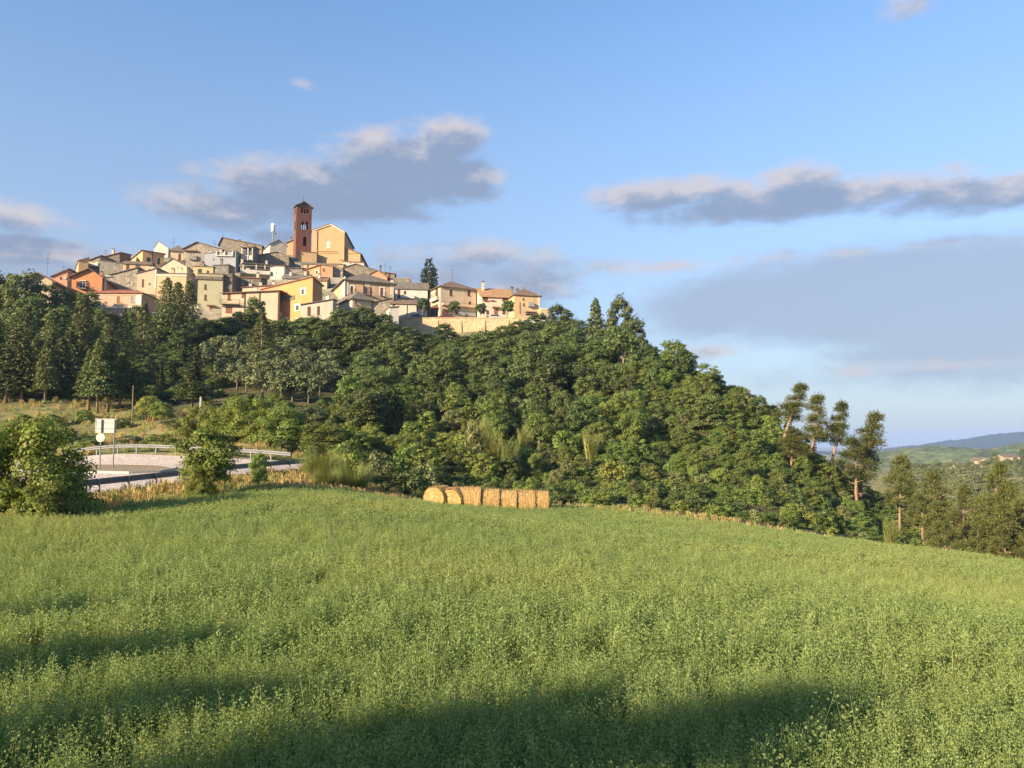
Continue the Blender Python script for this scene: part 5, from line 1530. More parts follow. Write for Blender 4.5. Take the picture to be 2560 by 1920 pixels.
make_broad('tallcrown', 97, 7.0, 2.0, 16, .22, 420, 'elm', .85, rad=(.25, .4))
make_broad('pollard', 95, 4.0, 3.2, 13, .26, 420, 'robinia', .42, rad=(.28, .4))
make_broad('pollard', 96, 4.0, 3.2, 14, .26, 420, 'robinia', .42, rad=(.28, .4))
for s in range(2):
    make_blades('broom', 100 + s, 2.0, 3.0, 1500, 'broom', .022, .9)
    make_blades('reed', 104 + s, 4.2, 2.6, 230, 'reed', .06, .22, 5)
PRO['near_fruit'] = []
for s in range(2):
    make_broad('near_fruit', 110 + s, 4.2, 5.0, 34, .135, 1150, 'fig', .10, low=9, rad=(.17, .27))


def plant(kind, u, d, vt=None, wpx=None, hgt=None, wid=None, label="", name="tree", cat="tree", group=None, leaf=None, var=None, bark=None, rot=None, xy=None, sinkz=.15):
    pr = PRO[kind][(random.randrange(len(PRO[kind])) if var is None else var) % len(PRO[kind])]
    p = P(u, 1100, d) if xy is None else np.array([xy[0], xy[1], 0])
    g = hz1(p[0], p[1])
    if vt is not None:
        hgt = P(u, vt, d)[2] - g
    if wpx is not None:
        wid = wpx * d / FPX
    hgt = max(.5, hgt)
    sz = hgt / pr['h']; sx = (wid / pr['w']) if wid else sz
    root = empty(name, (p[0], p[1], g - sinkz), label, cat, group)
    root.scale = (sx, sx, sz)
    root.rotation_euler = (0, 0, random.uniform(0, 6.283) if rot is None else rot)
    if pr['trunk'] is not None:
        link("trunk", pr['trunk'], M[bark or pr['tm']], root)
    link("crown" if pr['trunk'] is not None else "foliage", pr['crown'], LF[leaf or pr['cm']], root)
    return root


# ------------------------------------------------------------------ plants: where they stand
# conifers above the road, at the left
G = "conifers in the dark wood left of the road sign"
for i, (u, d, vt, w) in enumerate([(10, 97, 870, 75), (49, 98, 842, 85), (28, 106, 820, 70), (77, 103, 845, 55), (92, 108, 850, 60), (108, 97, 848, 62), (118, 106, 830, 60), (146, 101, 842, 66), (165, 106, 825, 70), (190, 110, 815, 70), (200, 100, 905, 55),
                                   (218, 95, 870, 62), (240, 94, 846, 70), (266, 95, 844, 66), (296, 97, 880, 70), (330, 98, 918, 62), (-40, 97, 840, 80), (-30, 110, 800, 90)]):
    plant('conifer', u, d, vt, w * 1.2, name="conifer_tree", label="slim conifer with pale lower trunk in the left wood, " + ("nearest the picture edge" if u < 60 else "left of the red roofed house" if u < 180 else "below the red roofed house" if u < 280 else "beside the thin wooden pole"), group=G)
for (u, d, vt, w, kd, lb) in [(195, 128, 738, 105, 'bigpine', "broad olive green pine in front of the orange house"), (262, 120, 808, 90, 'bigpine', "dense conifer under the red roofed house"), (350, 124, 752, 110, 'cedar', "tall layered cedar right of the red roofed house"),
                              (405, 140, 694, 95, 'bigpine', "tall dark pine whose tip reaches the grey houses"), (462, 142, 700, 80, 'bigpine', "dark pine standing before the pale green house"), (432, 146, 705, 80, 'bigpine', "dark pine between two taller pines"),
                              (648, 124, 782, 110, 'cedar', "spreading pale cedar below the ochre house"), (300, 132, 770, 80, 'cedar', "cedar half hidden behind the slim conifers"), (120, 122, 775, 95, 'bigpine', "dark pine behind the left row of trunks"), (50, 124, 765, 110, 'bigpine', "wide dark pine at the left picture edge"),
                              (478, 108, 858, 45, 'cypress', "thin dark cypress left of the olive trees"), (395, 106, 905, 26, 'cypress', "slender young cypress in the shade of the pines"), (428, 107, 915, 20, 'cypress', "smallest slender cypress beside the olive grove"), (478, 96, 905, 100, 'conifer', "grey green conifer in front of the olive grove")]:
    plant(kd, u, d, vt, w, name="cypress_tree" if kd == 'cypress' else "cedar_tree" if kd == 'cedar' else "pine_tree", label=lb, cat="conifer")
G = "broadleaf trees at the left village edge"
for i, (u, d, vt, w) in enumerate([(30, 150, 672, 120), (90, 152, 702, 100), (150, 155, 722, 90), (205, 156, 725, 90), (-40, 150, 680, 130), (60, 140, 735, 110), (250, 150, 772, 80), (130, 140, 760, 100), (0, 132, 790, 110), (185, 140, 800, 90), (330, 152, 760, 80), (390, 140, 790, 90), (440, 135, 820, 90)]):
    plant('robinia', u, d, vt, w, name="broadleaf_tree", label="dark broadleaf tree at the left village end, " + ("nearest the picture edge" if u < 50 else "under the white gabled house" if u < 140 else "under the orange house" if u < 260 else "between the tall dark pines"), group=G)
G = "low trees inside the dark left wood"
for (u, d, vt, w) in [(15, 112, 900, 80), (60, 113, 905, 80), (105, 114, 900, 80), (150, 114, 905, 80), (200, 114, 905, 90), (245, 108, 930, 80), (300, 108, 905, 90), (345, 112, 900, 90), (385, 118, 880, 90), (425, 118, 900, 90), (465, 116, 915, 80), (180, 104, 950, 60), (275, 101, 975, 50), (370, 102, 960, 70), (410, 100, 975, 60)]:
    plant('robinia', u, d, vt, w, name="broadleaf_tree", label="dark low tree filling the shade between the conifer trunks", group=G)
# dark trees along the foot of the village
G = "dark broadleaf trees at the foot of the village"
for (u, d, vt, w) in [(510, 148, 800, 110), (560, 150, 790, 110), (602, 156, 772, 110), (632, 160, 742, 85), (690, 150, 806, 100), (740, 152, 806, 90), (545, 138, 838, 110), (610, 140, 820, 90), (590, 152, 805, 90), (790, 152, 790, 120), (850, 155, 768, 120), (905, 158, 762, 120), (950, 160, 778, 110), (820, 142, 820, 130), (890, 142, 815, 130), (965, 150, 800, 120), (760, 136, 840, 120), (840, 128, 880, 120),
                      (920, 130, 870, 130), (1010, 160, 815, 110), (1000, 140, 850, 120), (1060, 162, 828, 90), (1110, 168, 806, 80), (1090, 150, 850, 110), (1165, 168, 838, 90), (1170, 152, 850, 120), (1222, 168, 826, 90), (1260, 168, 812, 90), (1240, 150, 850, 120), (1300, 170, 800, 90), (1345, 172, 782, 90), (1320, 152, 830, 120), (1400, 165, 760, 100), (1390, 150, 810, 120), (1440, 158, 792, 100), (1060, 134, 885, 120)]:
    plant('robinia', u, d, vt, w, name="broadleaf_tree", label="dark green tree at the foot of the village, " + ("under the pale green and cream houses" if u < 640 else "under the ochre house" if u < 760 else "under the cream hipped house" if u < 930 else "under the low white terrace house" if u < 1050 else "under the left retaining wall" if u < 1180 else "under the right retaining wall" if u < 1310 else "under the yellow end house"), group=G)
for (u, d, vt, w, kd, lb, lf) in [(1492, 152, 746, 70, 'conifer', "pointed dark conifer on the right shoulder of the hill", None), (1552, 150, 734, 105, 'robinia', "tallest rounded tree on the right shoulder of the hill", 'conifer'), (1588, 146, 790, 90, 'robinia', "tree leaning out over the slope beside the tallest tree", 'conifer'),
                                  (1520, 144, 815, 120, 'robinia', "bushy tree in front of the pointed conifer", None), (1625, 138, 858, 60, 'robinia', "small dark bush on the crest between two tall trees", 'cypress'), (1696, 132, 850, 95, 'robinia', "rounded lone tree on the descending skyline", None), (1865, 103, 962, 55, 'elm', "pale brownish tree top on the descending skyline", 'grey'),
                                  (1905, 99, 1010, 60, 'elm', "bright green tree low on the skyline near the tall pines", None), (1570, 140, 850, 100, 'robinia', "dark tree under the tallest rounded tree", None)]:
    plant(kd, u, d, vt, w, name="conifer_tree" if kd == 'conifer' else "broadleaf_tree", label=lb, leaf=lf)
# terrace trees, cypress behind the terrace houses
for i, (u, d, vt, w, lb) in enumerate([(1055, 187.5, 744, 40, "leftmost clipped tree on the terrace, before the brown garage"), (1134, 187.5, 752, 38, "clipped round tree on the terrace in front of the peach wall"), (1202, 187.5, 757, 36, "smallest clipped round tree on the terrace"), (1269, 187.5, 751, 42, "rightmost clipped tree on the terrace, beside the yellow house")]):
    p = P(u, 1100, d)
    root = plant('pollard', u, d, None, w, hgt=P(u, vt, d)[2] - TZ, name="pollard_tree", label=lb, group="clipped trees on the terrace", var=i)
    root.location.z = TZ - .02
for (u, d, vt, w) in [(1069, 236, 648, 34), (1057, 237, 672, 26), (1082, 237, 670, 26)]:
    plant('cypress', u, d, vt, w, name="cypress_tree", label="dark cypress in the clump rising behind the terrace houses", group="cypress clump behind the terrace houses", cat="cypress")
# olive grove on the slope
G = "olive trees on the slope below the village"
rr = np.random.default_rng(5)
for row, (d, n, u0, u1) in enumerate([(108, 7, 560, 860), (114, 7, 520, 850), (121, 8, 480, 840), (128, 8, 500, 830), (136, 7, 520, 790), (101, 4, 640, 800)]):
    for i in range(n):
        u = u0 + (u1 - u0) * (i + rr.uniform(.2, .8)) / n
        plant('olive', u, d + rr.uniform(-2, 2), None, None, hgt=rr.uniform(3.4, 4.8), wid=rr.uniform(4.0, 5.6), name="olive_tree", label="grey green olive tree of the slope grove, " + ["second lowest row", "third row from below", "fourth row from below", "second highest row", "highest row", "lowest row"][row] + (", left half" if u < 660 else ", right half"), group=G)
# trees behind the road's far rail
for (u, d, vt, w, lf, lb) in [(560, 72, 1010, 100, 'fig', "yellow green tree behind the far guardrail, below the olives"), (625, 72, 985, 120, 'fig', "tallest yellow green tree behind the far guardrail"), (710, 71, 1010, 130, 'elm', "reddish tinged tree at the end of the far guardrail"), (500, 73, 1005, 95, 'elm_light', "pale green tree beside the concrete pole"), (660, 70, 1050, 90, 'fig', "low green tree right behind the far guardrail"),
                              (800, 70, 1050, 130, 'elm', "leafy tree above the bushes right of the guardrail"), (870, 72, 1070, 110, 'elm', "leafy tree left of the tall reeds"), (770, 82, 1010, 90, 'olive', "grey olive tree above the end of the guardrail"), (905, 84, 975, 130, 'robinia', "round dark tree in the middle of the slope"), (400, 86, 1000, 60, 'elm_light', "bright green bush left of the concrete pole"), (370, 88, 985, 60, 'elm_light', "bright green bush under the slender cypress"), (450, 80, 1040, 90, 'olive', "grey bush on the bank above the road")]:
    plant('near_fruit' if d < 76 else 'fruit', u, d, vt, w * 1.3, name="broadleaf_tree", label=lb, leaf=lf)
G = "bushes on the bank above the road"
for (u, d, vt, w) in [(20, 76, 1060, 90), (90, 75, 1075, 80), (160, 77, 1060, 90), (230, 74, 1090, 80), (330, 74, 1085, 100), (400, 72, 1080, 90), (300, 84, 1040, 80), (210, 88, 1020, 60), (130, 86, 1030, 70), (-40, 74, 1070, 90), (60, 84, 1030, 80), (440, 70, 1090, 80), (350, 90, 1010, 60)]:
    plant('shrub', u, d, vt, w, name="shrub", label="green bush on the grassy bank above the road", leaf=random.choice(['elm', 'olive', 'grey', 'elm']), cat="bush", group=G)
# near trees between field and road
plant('near_fruit', 70, 30.5, 1034, 330, name="fruit_tree", label="large leafy tree at the left picture edge beside the road", var=0, rot=.4)
plant('near_fruit', -60, 30.5, 1060, 260, name="fruit_tree", label="leafy tree cut off by the left picture edge", var=1, rot=2.0)
plant('near_fruit', 120, 29.0, 1190, 170, name="fruit_tree", label="low leafy shoots at the foot of the large left tree", var=1, rot=3.0)
plant('fruit', 520, 40.0, 1058, 190, name="fruit_tree", label="spreading tree leaning over the near guardrail", var=1, rot=1.0)
plant('near_fruit', 508, 38.6, 1155, 90, name="fruit_tree", label="bushy shoots below the tree over the near guardrail", var=0, rot=5)
plant('fruit', 650, 43.5, 1122, 62, name="sapling", label="small dark sapling beside the near guardrail", var=1, leaf='elm')
# broom and dark bushes left of the bales
for (u, d, vt, w, lb) in [(810, 53, 1098, 115, "large dome shaped broom bush at the end of the guardrail"), (880, 51, 1135, 100, "second broom bush in front of the large one"), (815, 49, 1150, 70, "small broom bush nearest the field edge")]:
    plant('broom', u, d, vt, w, name="broom_bush", label=lb, cat="bush")
for (u, d, vt, w, lf) in [(905, 55, 1165, 110, 'robinia'), (975, 55.5, 1175, 110, 'robinia'), (1035, 56, 1165, 100, 'robinia'), (950, 58, 1120, 90, 'grey'), (1005, 60, 1105, 100, 'elm'), (870, 60, 1090, 110, 'elm'), (1060, 59, 1150, 90, 'grey')]:
    plant('shrub', u, d, vt, w, name="shrub", label="dense bush in the shaded hollow left of the hay bales", leaf=lf, cat="bush", group="bushes in the hollow left of the bales")
# reeds
for (u, d, vt, w, lb) in [(1190, 72, 1030, 60, "tallest pale reed clump behind the hay bales"), (1235, 71, 1065, 50, "reed clump right of the tallest reeds"), (1275, 69, 1085, 60, "leaning reed clump above the right bales"), (1478, 79, 1072, 50, "pale reed clump on the slope right of the bales"), (1210, 76, 1045, 60, "reed clump behind the tallest reeds"), (2218, 50.5, 1282, 45, "dry reed clump at the right field edge"), (1310, 80, 1060, 45, "short reed clump beside the grey bush")]:
    plant('reed', u, d, vt, w, name="reed_clump", label=lb, cat="reeds")
plant('shrub', 1185, 70, 1050, 70, name="shrub", label="brownish twiggy bush mixed with the tallest reeds", leaf='grey', cat="bush")
# leaning pines at the right end of the hill
for (u, d, vt, w, v_, rt, lb) in [(1990, 92, 958, 115, 1, 3.3, "tallest Aleppo pine of the leaning group, dense pointed crown"), (2062, 90, 985, 110, 1, 2.9, "leaning pine with bare pale branches in the middle of the group"), (2110, 90, 1003, 100, 1, .2, "pine with two upright crowns right of the bare branches"), (2178, 88, 1030, 125, 0, .3, "rightmost dense pine of the leaning group with reddish trunks"), (1975, 86, 1068, 80, 0, 1.5, "small pine in front of the tallest leaning pine"), (2140, 84, 1090, 110, 1, .5, "low pine filling the gap under the leaning group"),
                                  (2240, 75, 1135, 85, 2, 1.0, "pointed young pine just right of the leaning group")]:
    plant('leanpine' if vt < 1050 else 'aleppo', u - (35 if vt < 1050 else 0), d, vt, w * 1.1, name="pine_tree", label=lb, var=v_ + (u // 60) % 2, rot=random.uniform(-.5, .5), cat="pine")
G = "pines at the right below the field"
for (u, d, vt, w) in [(2330, 72, 1175, 110), (2452, 64, 1150, 120), (2400, 66, 1210, 90), (2520, 62, 1200, 110), (2570, 60, 1190, 120), (2360, 60, 1250, 100), (2470, 58, 1235, 110), (2540, 56, 1255, 120), (2620, 60, 1170, 120), (2300, 70, 1230, 90), (2420, 58, 1290, 90), (2500, 55, 1310, 90), (2590, 54, 1300, 100)]:
    plant('aleppo', u, d, vt, w, name="pine_tree", label="bushy pine below the right field edge, " + ("left of the pointed tall one" if u < 2440 else "around the pointed tall one" if u < 2510 else "nearest the right picture edge"), var=random.randrange(3), cat="pine", group=G)

# the wooded slope: one tree after another, kinds by height on the slope
SLOPE = uvd([(820, 64), (1080, 59), (1500, 58), (1950, 55), (2160, 55), (2160, 76), (2020, 92), (1900, 104), (1780, 114), (1680, 128), (1600, 138), (1480, 148), (1300, 150), (1000, 140), (900, 118), (860, 96), (850, 76)])
pr = np.random.default_rng(77)
pts = []
tries = 0
while tries < 9000 and len(pts) < 470:
    tries += 1
    x = pr.uniform(-32, 60); y = pr.uniform(55, 150)
    if not in_poly(np.array([x]), np.array([y]), SLOPE)[0]:
        continue
    sep_ = 1.9 + max(0, (y - 60)) * .032
    if any((x - a) ** 2 + (y - b) ** 2 < sep_ ** 2 for a, b in pts):
        continue
    pts.append((x, y))
for (x, y) in sorted(pts, key=lambda q: q[1]):
    z = pr.random()
    uu = x / y * FPX + 1280
    if y > 112:
        kd, lf, h = ('robinia', None, pr.uniform(4.6, 6.4)) if z < .8 else ('elm', 'elm', pr.uniform(3.5, 5))
        lb, g = "dark green tree in the dense wood on the upper slope", "trees of the upper slope"
    elif y > 84:
        kd, lf, h = ('robinia', None, pr.uniform(3.6, 5.2)) if z < .38 else ('elm', 'elm', pr.uniform(3.2, 4.8)) if z < .74 else ('elm', 'elm_light', pr.uniform(2.6, 4.0)) if z < .86 else ('elm', 'grey', pr.uniform(2.6, 3.8))
        lb, g = "green tree in the thicket halfway up the slope", "trees halfway up the slope"
    elif y > 66:
        kd, lf, h = ('elm', 'elm', pr.uniform(2.4, 4.0)) if z < .36 else ('elm', 'elm_light', pr.uniform(2.0, 3.4)) if z < .64 else ('elm', 'grey', pr.uniform(1.8, 3.0)) if z < .86 else ('robinia', None, pr.uniform(2.6, 3.8))
        lb, g = "leafy young tree low on the slope above the field", "young trees low on the slope"
    else:
        kd, lf, h = ('shrub', random.choice(['elm', 'elm_light', 'grey']), pr.uniform(1.1, 2.0))
        lb, g = "low shrub along the far edge of the field", "shrubs along the far field edge"
    if uu > 1650 and lf is None and pr.random() < .55:
        kd, lf = 'elm', 'elm'
    if uu > 1600:
        h *= .8
    if kd in ('robinia', 'elm') and pr.random() < .33:
        lf = lf or 'robinia'
        kd = 'olive' if pr.random() < .4 else 'fruit'
    h *= pr.uniform(.8, 1.25) * (.78 if y < 84 else 1.0)
    wrd = {'robinia': "dark green", None: "dark green", 'elm': "fresh green", 'elm_light': "yellow green", 'grey': "grey green"}[lf]
    where = ("left of the tall reeds" if uu < 1060 else "straight above the left bales" if uu < 1230 else "straight above the right bales" if uu < 1400 else "just right of the bales" if uu < 1550 else "below the tallest rounded tree" if uu < 1720 else "below the falling skyline" if uu < 1900 else "beside the leaning pines")
    lev = "on the upper slope" if y > 112 else "halfway up the slope" if y > 84 else "low on the slope" if y > 66 else "at the field edge"
    lb = "%s %s %s, %s" % (wrd, "shrub" if kd == 'shrub' else "tree", lev, where)
    plant(kd, 0, 0, None, None, hgt=h, wid=h * pr.uniform(.85, 1.2), name="shrub" if kd == 'shrub' else "broadleaf_tree", label=lb, leaf=lf, cat="shrub" if kd == 'shrub' else "tree", group=g, xy=(x, y))

# olive orchard across the valley
G = "olive trees of the far orchard across the valley"
for row in range(13):
    d = 165 + row * 21
    for i in range(13):
        u = 2215 + (i + pr.uniform(.15, .85)) * 400 / 13 + (row % 2) * 14
        if u > 2600 or pr.random() < .18:
            continue
        plant('olive', u, d + pr.uniform(-6, 6), None, None, hgt=pr.uniform(3.2, 4.6), wid=pr.uniform(4.4, 6.2), name="olive_tree", label="small olive tree in the far orchard, " + ("nearest rows" if row < 3 else "lower middle rows" if row < 6 else "upper middle rows" if row < 9 else "farthest rows") + (", toward the leaning pines" if u < 2400 else ", toward the right edge"), group=G)
for (u, d, vt, w, lb) in [(2485, 430, 1130, 30, "round dark tree left of the far tan farmhouse"), (2555, 455, 1118, 26, "dark tree right of the far tan farmhouse"), (2530, 460, 1133, 40, "tree tops behind the far tan farmhouse"), (2310, 380, 1160, 45, "dark hedge tree at the top of the far orchard")]:
    plant('robinia', u, d, vt, w, name="broadleaf_tree", label=lb)

# trees behind the viewer, whose shadows fall on the near field
G = "trees behind the viewer that shade the field"
sdir = np.array([math.sin(R(SUN_AZ)), math.cos(R(SUN_AZ))])
for (u, v, h, w, kd) in [(330, 1478, 7.6, 2.3, 'poplar'), (150, 1490, 7.6, 2.0, 'poplar'), (570, 1550, 7.4, 2.4, 'poplar'), (390, 1575, 7.2, 2.4, 'poplar'), (200, 1600, 7.0, 2.4, 'poplar'), (830, 1645, 7.0, 2.2, 'poplar'), (620, 1672, 6.8, 2.4, 'poplar'), (300, 1715, 6.8, 1.8, 'poplar'),
                         (1080, 1738, 6.6, 1.2, 'tallcrown'), (1340, 1746, 6.6, 1.1, 'tallcrown'), (1560, 1756, 6.6, 1.0, 'tallcrown'), (1700, 1766, 6.6, .9, 'tallcrown'), (1560, 1682, 7.0, 1.2, 'tallcrown'), (2090, 1700, 7.0, 1.5, 'tallcrown')]:
    d = 8.0
    for _ in range(30):      # where the tip of the shadow falls on the crop
        q = P(u, v, d); zc = hz1(q[0], q[1]) + .5
        d = max(3.0, min(20.0, d * zc / q[2]))
    q = P(u, v, d)
    b_ = q[:2] - sdir * (h / math.tan(R(SUN_EL)))
    b_ = q[:2] - sdir * ((hz1(b_[0], b_[1]) + h - q[2]) / math.tan(R(SUN_EL)))
    plant(kd, 0, 0, None, None, hgt=h, wid=w, name="broadleaf_tree", label="leafy roadside tree standing behind the viewpoint", group=G, xy=(b_[0], b_[1]))




# ------------------------------------------------------------------ scattered ground plants
def alfalfa(seed, nst, rad, h, nodes, ls, wid):
    r = np.random.default_rng(seed)
    V = []; F = []; b = 0
    for i in range(nst):
        a = r.uniform(0, 6.28); q = rad * math.sqrt(r.random())
        base = np.array([q * math.cos(a), q * math.sin(a), -.04])
        L = h * r.uniform(.5, 1.12)
        ln = r.normal(0, .10, 2)
        tip = base + np.array([ln[0] * L, ln[1] * L, L])
        sd = np.array([math.cos(a + 1.5), math.sin(a + 1.5), 0]) * wid
        V += [base - sd, base + sd, tip + sd * .4, tip - sd * .4]; F.append((b, b + 1, b + 2, b + 3)); b += 4
        for j in range(nodes):
            t = .22 + .78 * (j + r.random()) / nodes
            p = base + (tip - base) * t
            a2 = j * 2.4 + r.uniform(-.6, .6); out = L * .075 * (1.15 - t * .75) * r.uniform(.6, 1.3)
            dr = np.array([math.cos(a2), math.sin(a2), .55])
            c0 = p + dr * out
            for m in (-1, 0, 1):
                a3 = a2 + m * .8
                dv = np.array([math.cos(a3), math.sin(a3), r.uniform(.1, 1.5)])
                dv /= np.linalg.norm(dv)
                sd2 = np.cross(dv, r.normal(0, 1, 3)); sd2 /= np.linalg.norm(sd2) + 1e-6
                s = ls * r.uniform(.7, 1.2)
                V += [c0, c0 + dv * s * .55 + sd2 * s * .22, c0 + dv * s, c0 + dv * s * .55 - sd2 * s * .22]
                F.append((b, b + 1, b + 2, b + 3)); b += 4
    me = raw_mesh("alfalfa_clump", np.array(V), np.array(F))
    return me


def scatter(name, protos, pts, idx, rot, scl, mats, label):
    """one object of ground plants: points that carry copies of a few clumps"""
    lib = bpy.data.collections.new(name + "_clumps")
    for i, (me, m) in enumerate(zip(protos, mats)):
        o = bpy.data.objects.new("%s_clump_%02d" % (name, i), me)
        if len(me.materials) == 0:
            me.materials.append(m)
        lib.objects.link(o)
    me = raw_mesh(name, np.array(pts), [])
    for nm, ty, dat in (("idx", 'INT', idx), ("rot", 'FLOAT_VECTOR', rot), ("scl", 'FLOAT_VECTOR', scl)):
        at_ = me.attributes.new(nm, ty, 'POINT')
        at_.data.foreach_set("value" if ty == 'INT' else "vector", np.asarray(dat, dtype=np.int32 if ty == 'INT' else np.float32).ravel())
    o = link(name, me)
    ng = bpy.data.node_groups.new(name + "_nodes", 'GeometryNodeTree')
    ng.interface.new_socket("Geometry", in_out='INPUT', socket_type='NodeSocketGeometry')
    ng.interface.new_socket("Geometry", in_out='OUTPUT', socket_type='NodeSocketGeometry')
    n, l = ng.nodes, ng.links
    gi = n.new('NodeGroupInput'); go = n.new('NodeGroupOutput')
    ci = n.new('GeometryNodeCollectionInfo'); ci.inputs['Collection'].default_value = lib
    ci.inputs['Separate Children'].default_value = True; ci.inputs['Reset Children'].default_value = True
    ip = n.new('GeometryNodeInstanceOnPoints'); ip.inputs['Pick Instance'].default_value = True
    l.new(gi.outputs[0], ip.inputs['Points']); l.new(ci.outputs[0], ip.inputs['Instance'])
    for nm, ty, sk in (("idx", 'INT', 'Instance Index'), ("rot", 'FLOAT_VECTOR', 'Rotation'), ("scl", 'FLOAT_VECTOR', 'Scale')):
        na = n.new('GeometryNodeInputNamedAttribute'); na.data_type = ty; na.inputs['Name'].default_value = nm
        l.new(na.outputs['Attribute'], ip.inputs[sk])
    l.new(ip.outputs[0], go.inputs[0])
    md = o.modifiers.new("scatter", 'NODES'); md.node_group = ng
    tag(o, label, kind="stuff")
    return o


sr = np.random.default_rng(9)
al = [alfalfa(200 + i, 9, .13, .52, 18, .022, .003) for i in range(5)]
al += [alfalfa(210 + i, 15, .24, .60, 15, .032, .004) for i in range(4)]
al += [alfalfa(220 + i, 22, .40, .58, 12, .052, .006) for i in range(4)]
X = []; I = []; S = []
for (y0, y1, dens, lo, n) in ((1.6, 9, 46, 0, 5), (9, 27, 18, 5, 4), (27, 56, 8, 9, 4)):
    xm = .78 * y1 + 5
    N = int((y1 - y0) * 2 * xm * dens)
    x = sr.uniform(-xm, xm, N); y = sr.uniform(y0, y1, N)
    keep = (np.abs(x) < .78 * y + 5) & in_poly(x, y, FIELD)
    x, y = x[keep], y[keep]
    X.append(np.stack([x, y], 1)); I.append(sr.integers(lo, lo + n, len(x))); S.append(np.ones(len(x)))
X = np.concatenate(X); I = np.concatenate(I)
# height of the crop drifts over the field, thinner yellowish strips here and there
pat = .5 + .25 * np.sin(X[:, 0] * .21 + 1.3 * np.sin(X[:, 1] * .13)) + .25 * np.sin(X[:, 1] * .37 + X[:, 0] * .11 + 2)
sc_ = (.86 + .16 * pat) * sr.uniform(.84, 1.12, len(X))
tall = (sr.random(len(X)) < .05) & (X[:, 1] < 8.5)
sc_[tall] *= 1.28
zz = hz(X[:, 0], X[:, 1])
rot_ = np.stack([sr.normal(0, .08, len(X)), sr.normal(0, .08, len(X)), sr.uniform(0, 6.283, len(X))], 1)
scatter("alfalfa_crop", al, np.column_stack([X, zz]), I, rot_, np.stack([sc_, sc_, sc_ * sr.uniform(.9, 1.1, len(X))], 1), [LF['alfalfa']] * len(al), "green alfalfa crop covering the whole field")

# dry grass and weeds on the verges
def tuft(seed, n, h, w):
    r = np.random.default_rng(seed); V = []; F = []; b = 0
    for i in range(n):
        a = r.uniform(0, 6.28); q = w * math.sqrt(r.random()); L = h * r.uniform(.5, 1.1)
        base = np.array([q * math.cos(a), q * math.sin(a), -.05]); a2 = r.uniform(0, 6.28); ou = r.uniform(.05, .4) * L
        tip = base + [math.cos(a2) * ou, math.sin(a2) * ou, L]; mid = (base + tip) / 2 + [0, 0, .06 * L]
        sd = np.array([math.cos(a2 + 1.57), math.sin(a2 + 1.57), 0]) * .012
        V += [base - sd, base + sd, mid + sd, mid - sd, tip + [0, 0, 0], tip + sd * 2.2 - [0, 0, .12 * L]]
        F += [(b, b + 1, b + 2, b + 3), (b + 3, b + 2, b + 5, b + 4)]; b += 6
    return raw_mesh("grass_tuft", np.array(V), np.array(F))


tf = [tuft(300 + i, 46, .75, .28) for i in range(3)] + [tuft(310 + i, 46, .6, .3) for i in range(2)]
bx_, by_, bi, bs_ = [], [], [], []
VERGE = uvd([(-250, 27), (0, 28), (150, 30), (300, 34), (480, 38), (620, 41), (760, 43), (880, 46), (1000, 50), (1080, 53), (1060, 56), (900, 56), (780, 57.5), (735, 54), (600, 48.5), (450, 43.5), (300, 39), (165, 35.5), (0, 33), (-250, 30)])
BANK = uvd([(-250, 70), (230, 68), (500, 64.5), (620, 62.5), (770, 60), (860, 64), (760, 82), (480, 95), (100, 100), (-250, 100)])
EDGE = uvd([(1250, 55), (1700, 51.5), (2200, 46.5), (2560, 42.5), (2700, 42), (2700, 46), (2560, 46), (2200, 50), (1700, 55), (1250, 57.5)])
for poly, dens, pg in ((VERGE, 8, .35), (BANK, .9, .5), (EDGE, 4, .65)):
    po = np.array(poly); lo, hi = po.min(0), po.max(0)
    N = int((hi[0] - lo[0]) * (hi[1] - lo[1]) * dens)
    x = sr.uniform(lo[0], hi[0], N); y = sr.uniform(lo[1], hi[1], N); kp = in_poly(x, y, po); x, y = x[kp], y[kp]
    bx_.append(x); by_.append(y); g_ = sr.random(len(x)) < pg
    bi.append(np.where(g_, sr.integers(3, 5, len(x)), sr.integers(0, 3, len(x))))
x = np.concatenate(bx_); y = np.concatenate(by_); ix = np.concatenate(bi)
s = sr.uniform(.4, .95, len(x))
scatter("dry_grass", tf, np.column_stack([x, y, hz(x, y)]), ix, np.stack([x * 0, x * 0, sr.uniform(0, 6.28, len(x))], 1), np.stack([s, s, s], 1), [LF['dry']] * 3 + [LF['alfalfa']] * 2, "straw coloured dry grass on the road verges")

# undergrowth that hides the soil of the wooded slope
ug = [PRO['shrub'][i]['crown'].copy() for i in range(3)]
N = 9500
x = sr.uniform(-95, 60, N); y = sr.uniform(56, 178, N)
kp = in_poly(x, y, WOOD) & ~(in_poly(x, y, np.array(uvd([(440, 98), (880, 98), (880, 140), (440, 140)]))) & (sr.random(N) < .8)) & ~((x / y < -.37) & (y < 100))
x, y = x[kp], y[kp]
s = sr.uniform(.5, 1.0, len(x)) * (.55 + y / 260)
for me in ug:
    me.materials.clear()
ug += [m.copy() for m in ug]
scatter("undergrowth", ug, np.column_stack([x, y, hz(x, y) - .25]), sr.integers(0, 6, len(x)), np.stack([x * 0, x * 0, sr.uniform(0, 6.28, len(x))], 1), np.stack([s, s, s * .8], 1), [LF['robinia']] * 3 + [LF['elm']] * 3, "tangled green undergrowth covering the wooded slope")
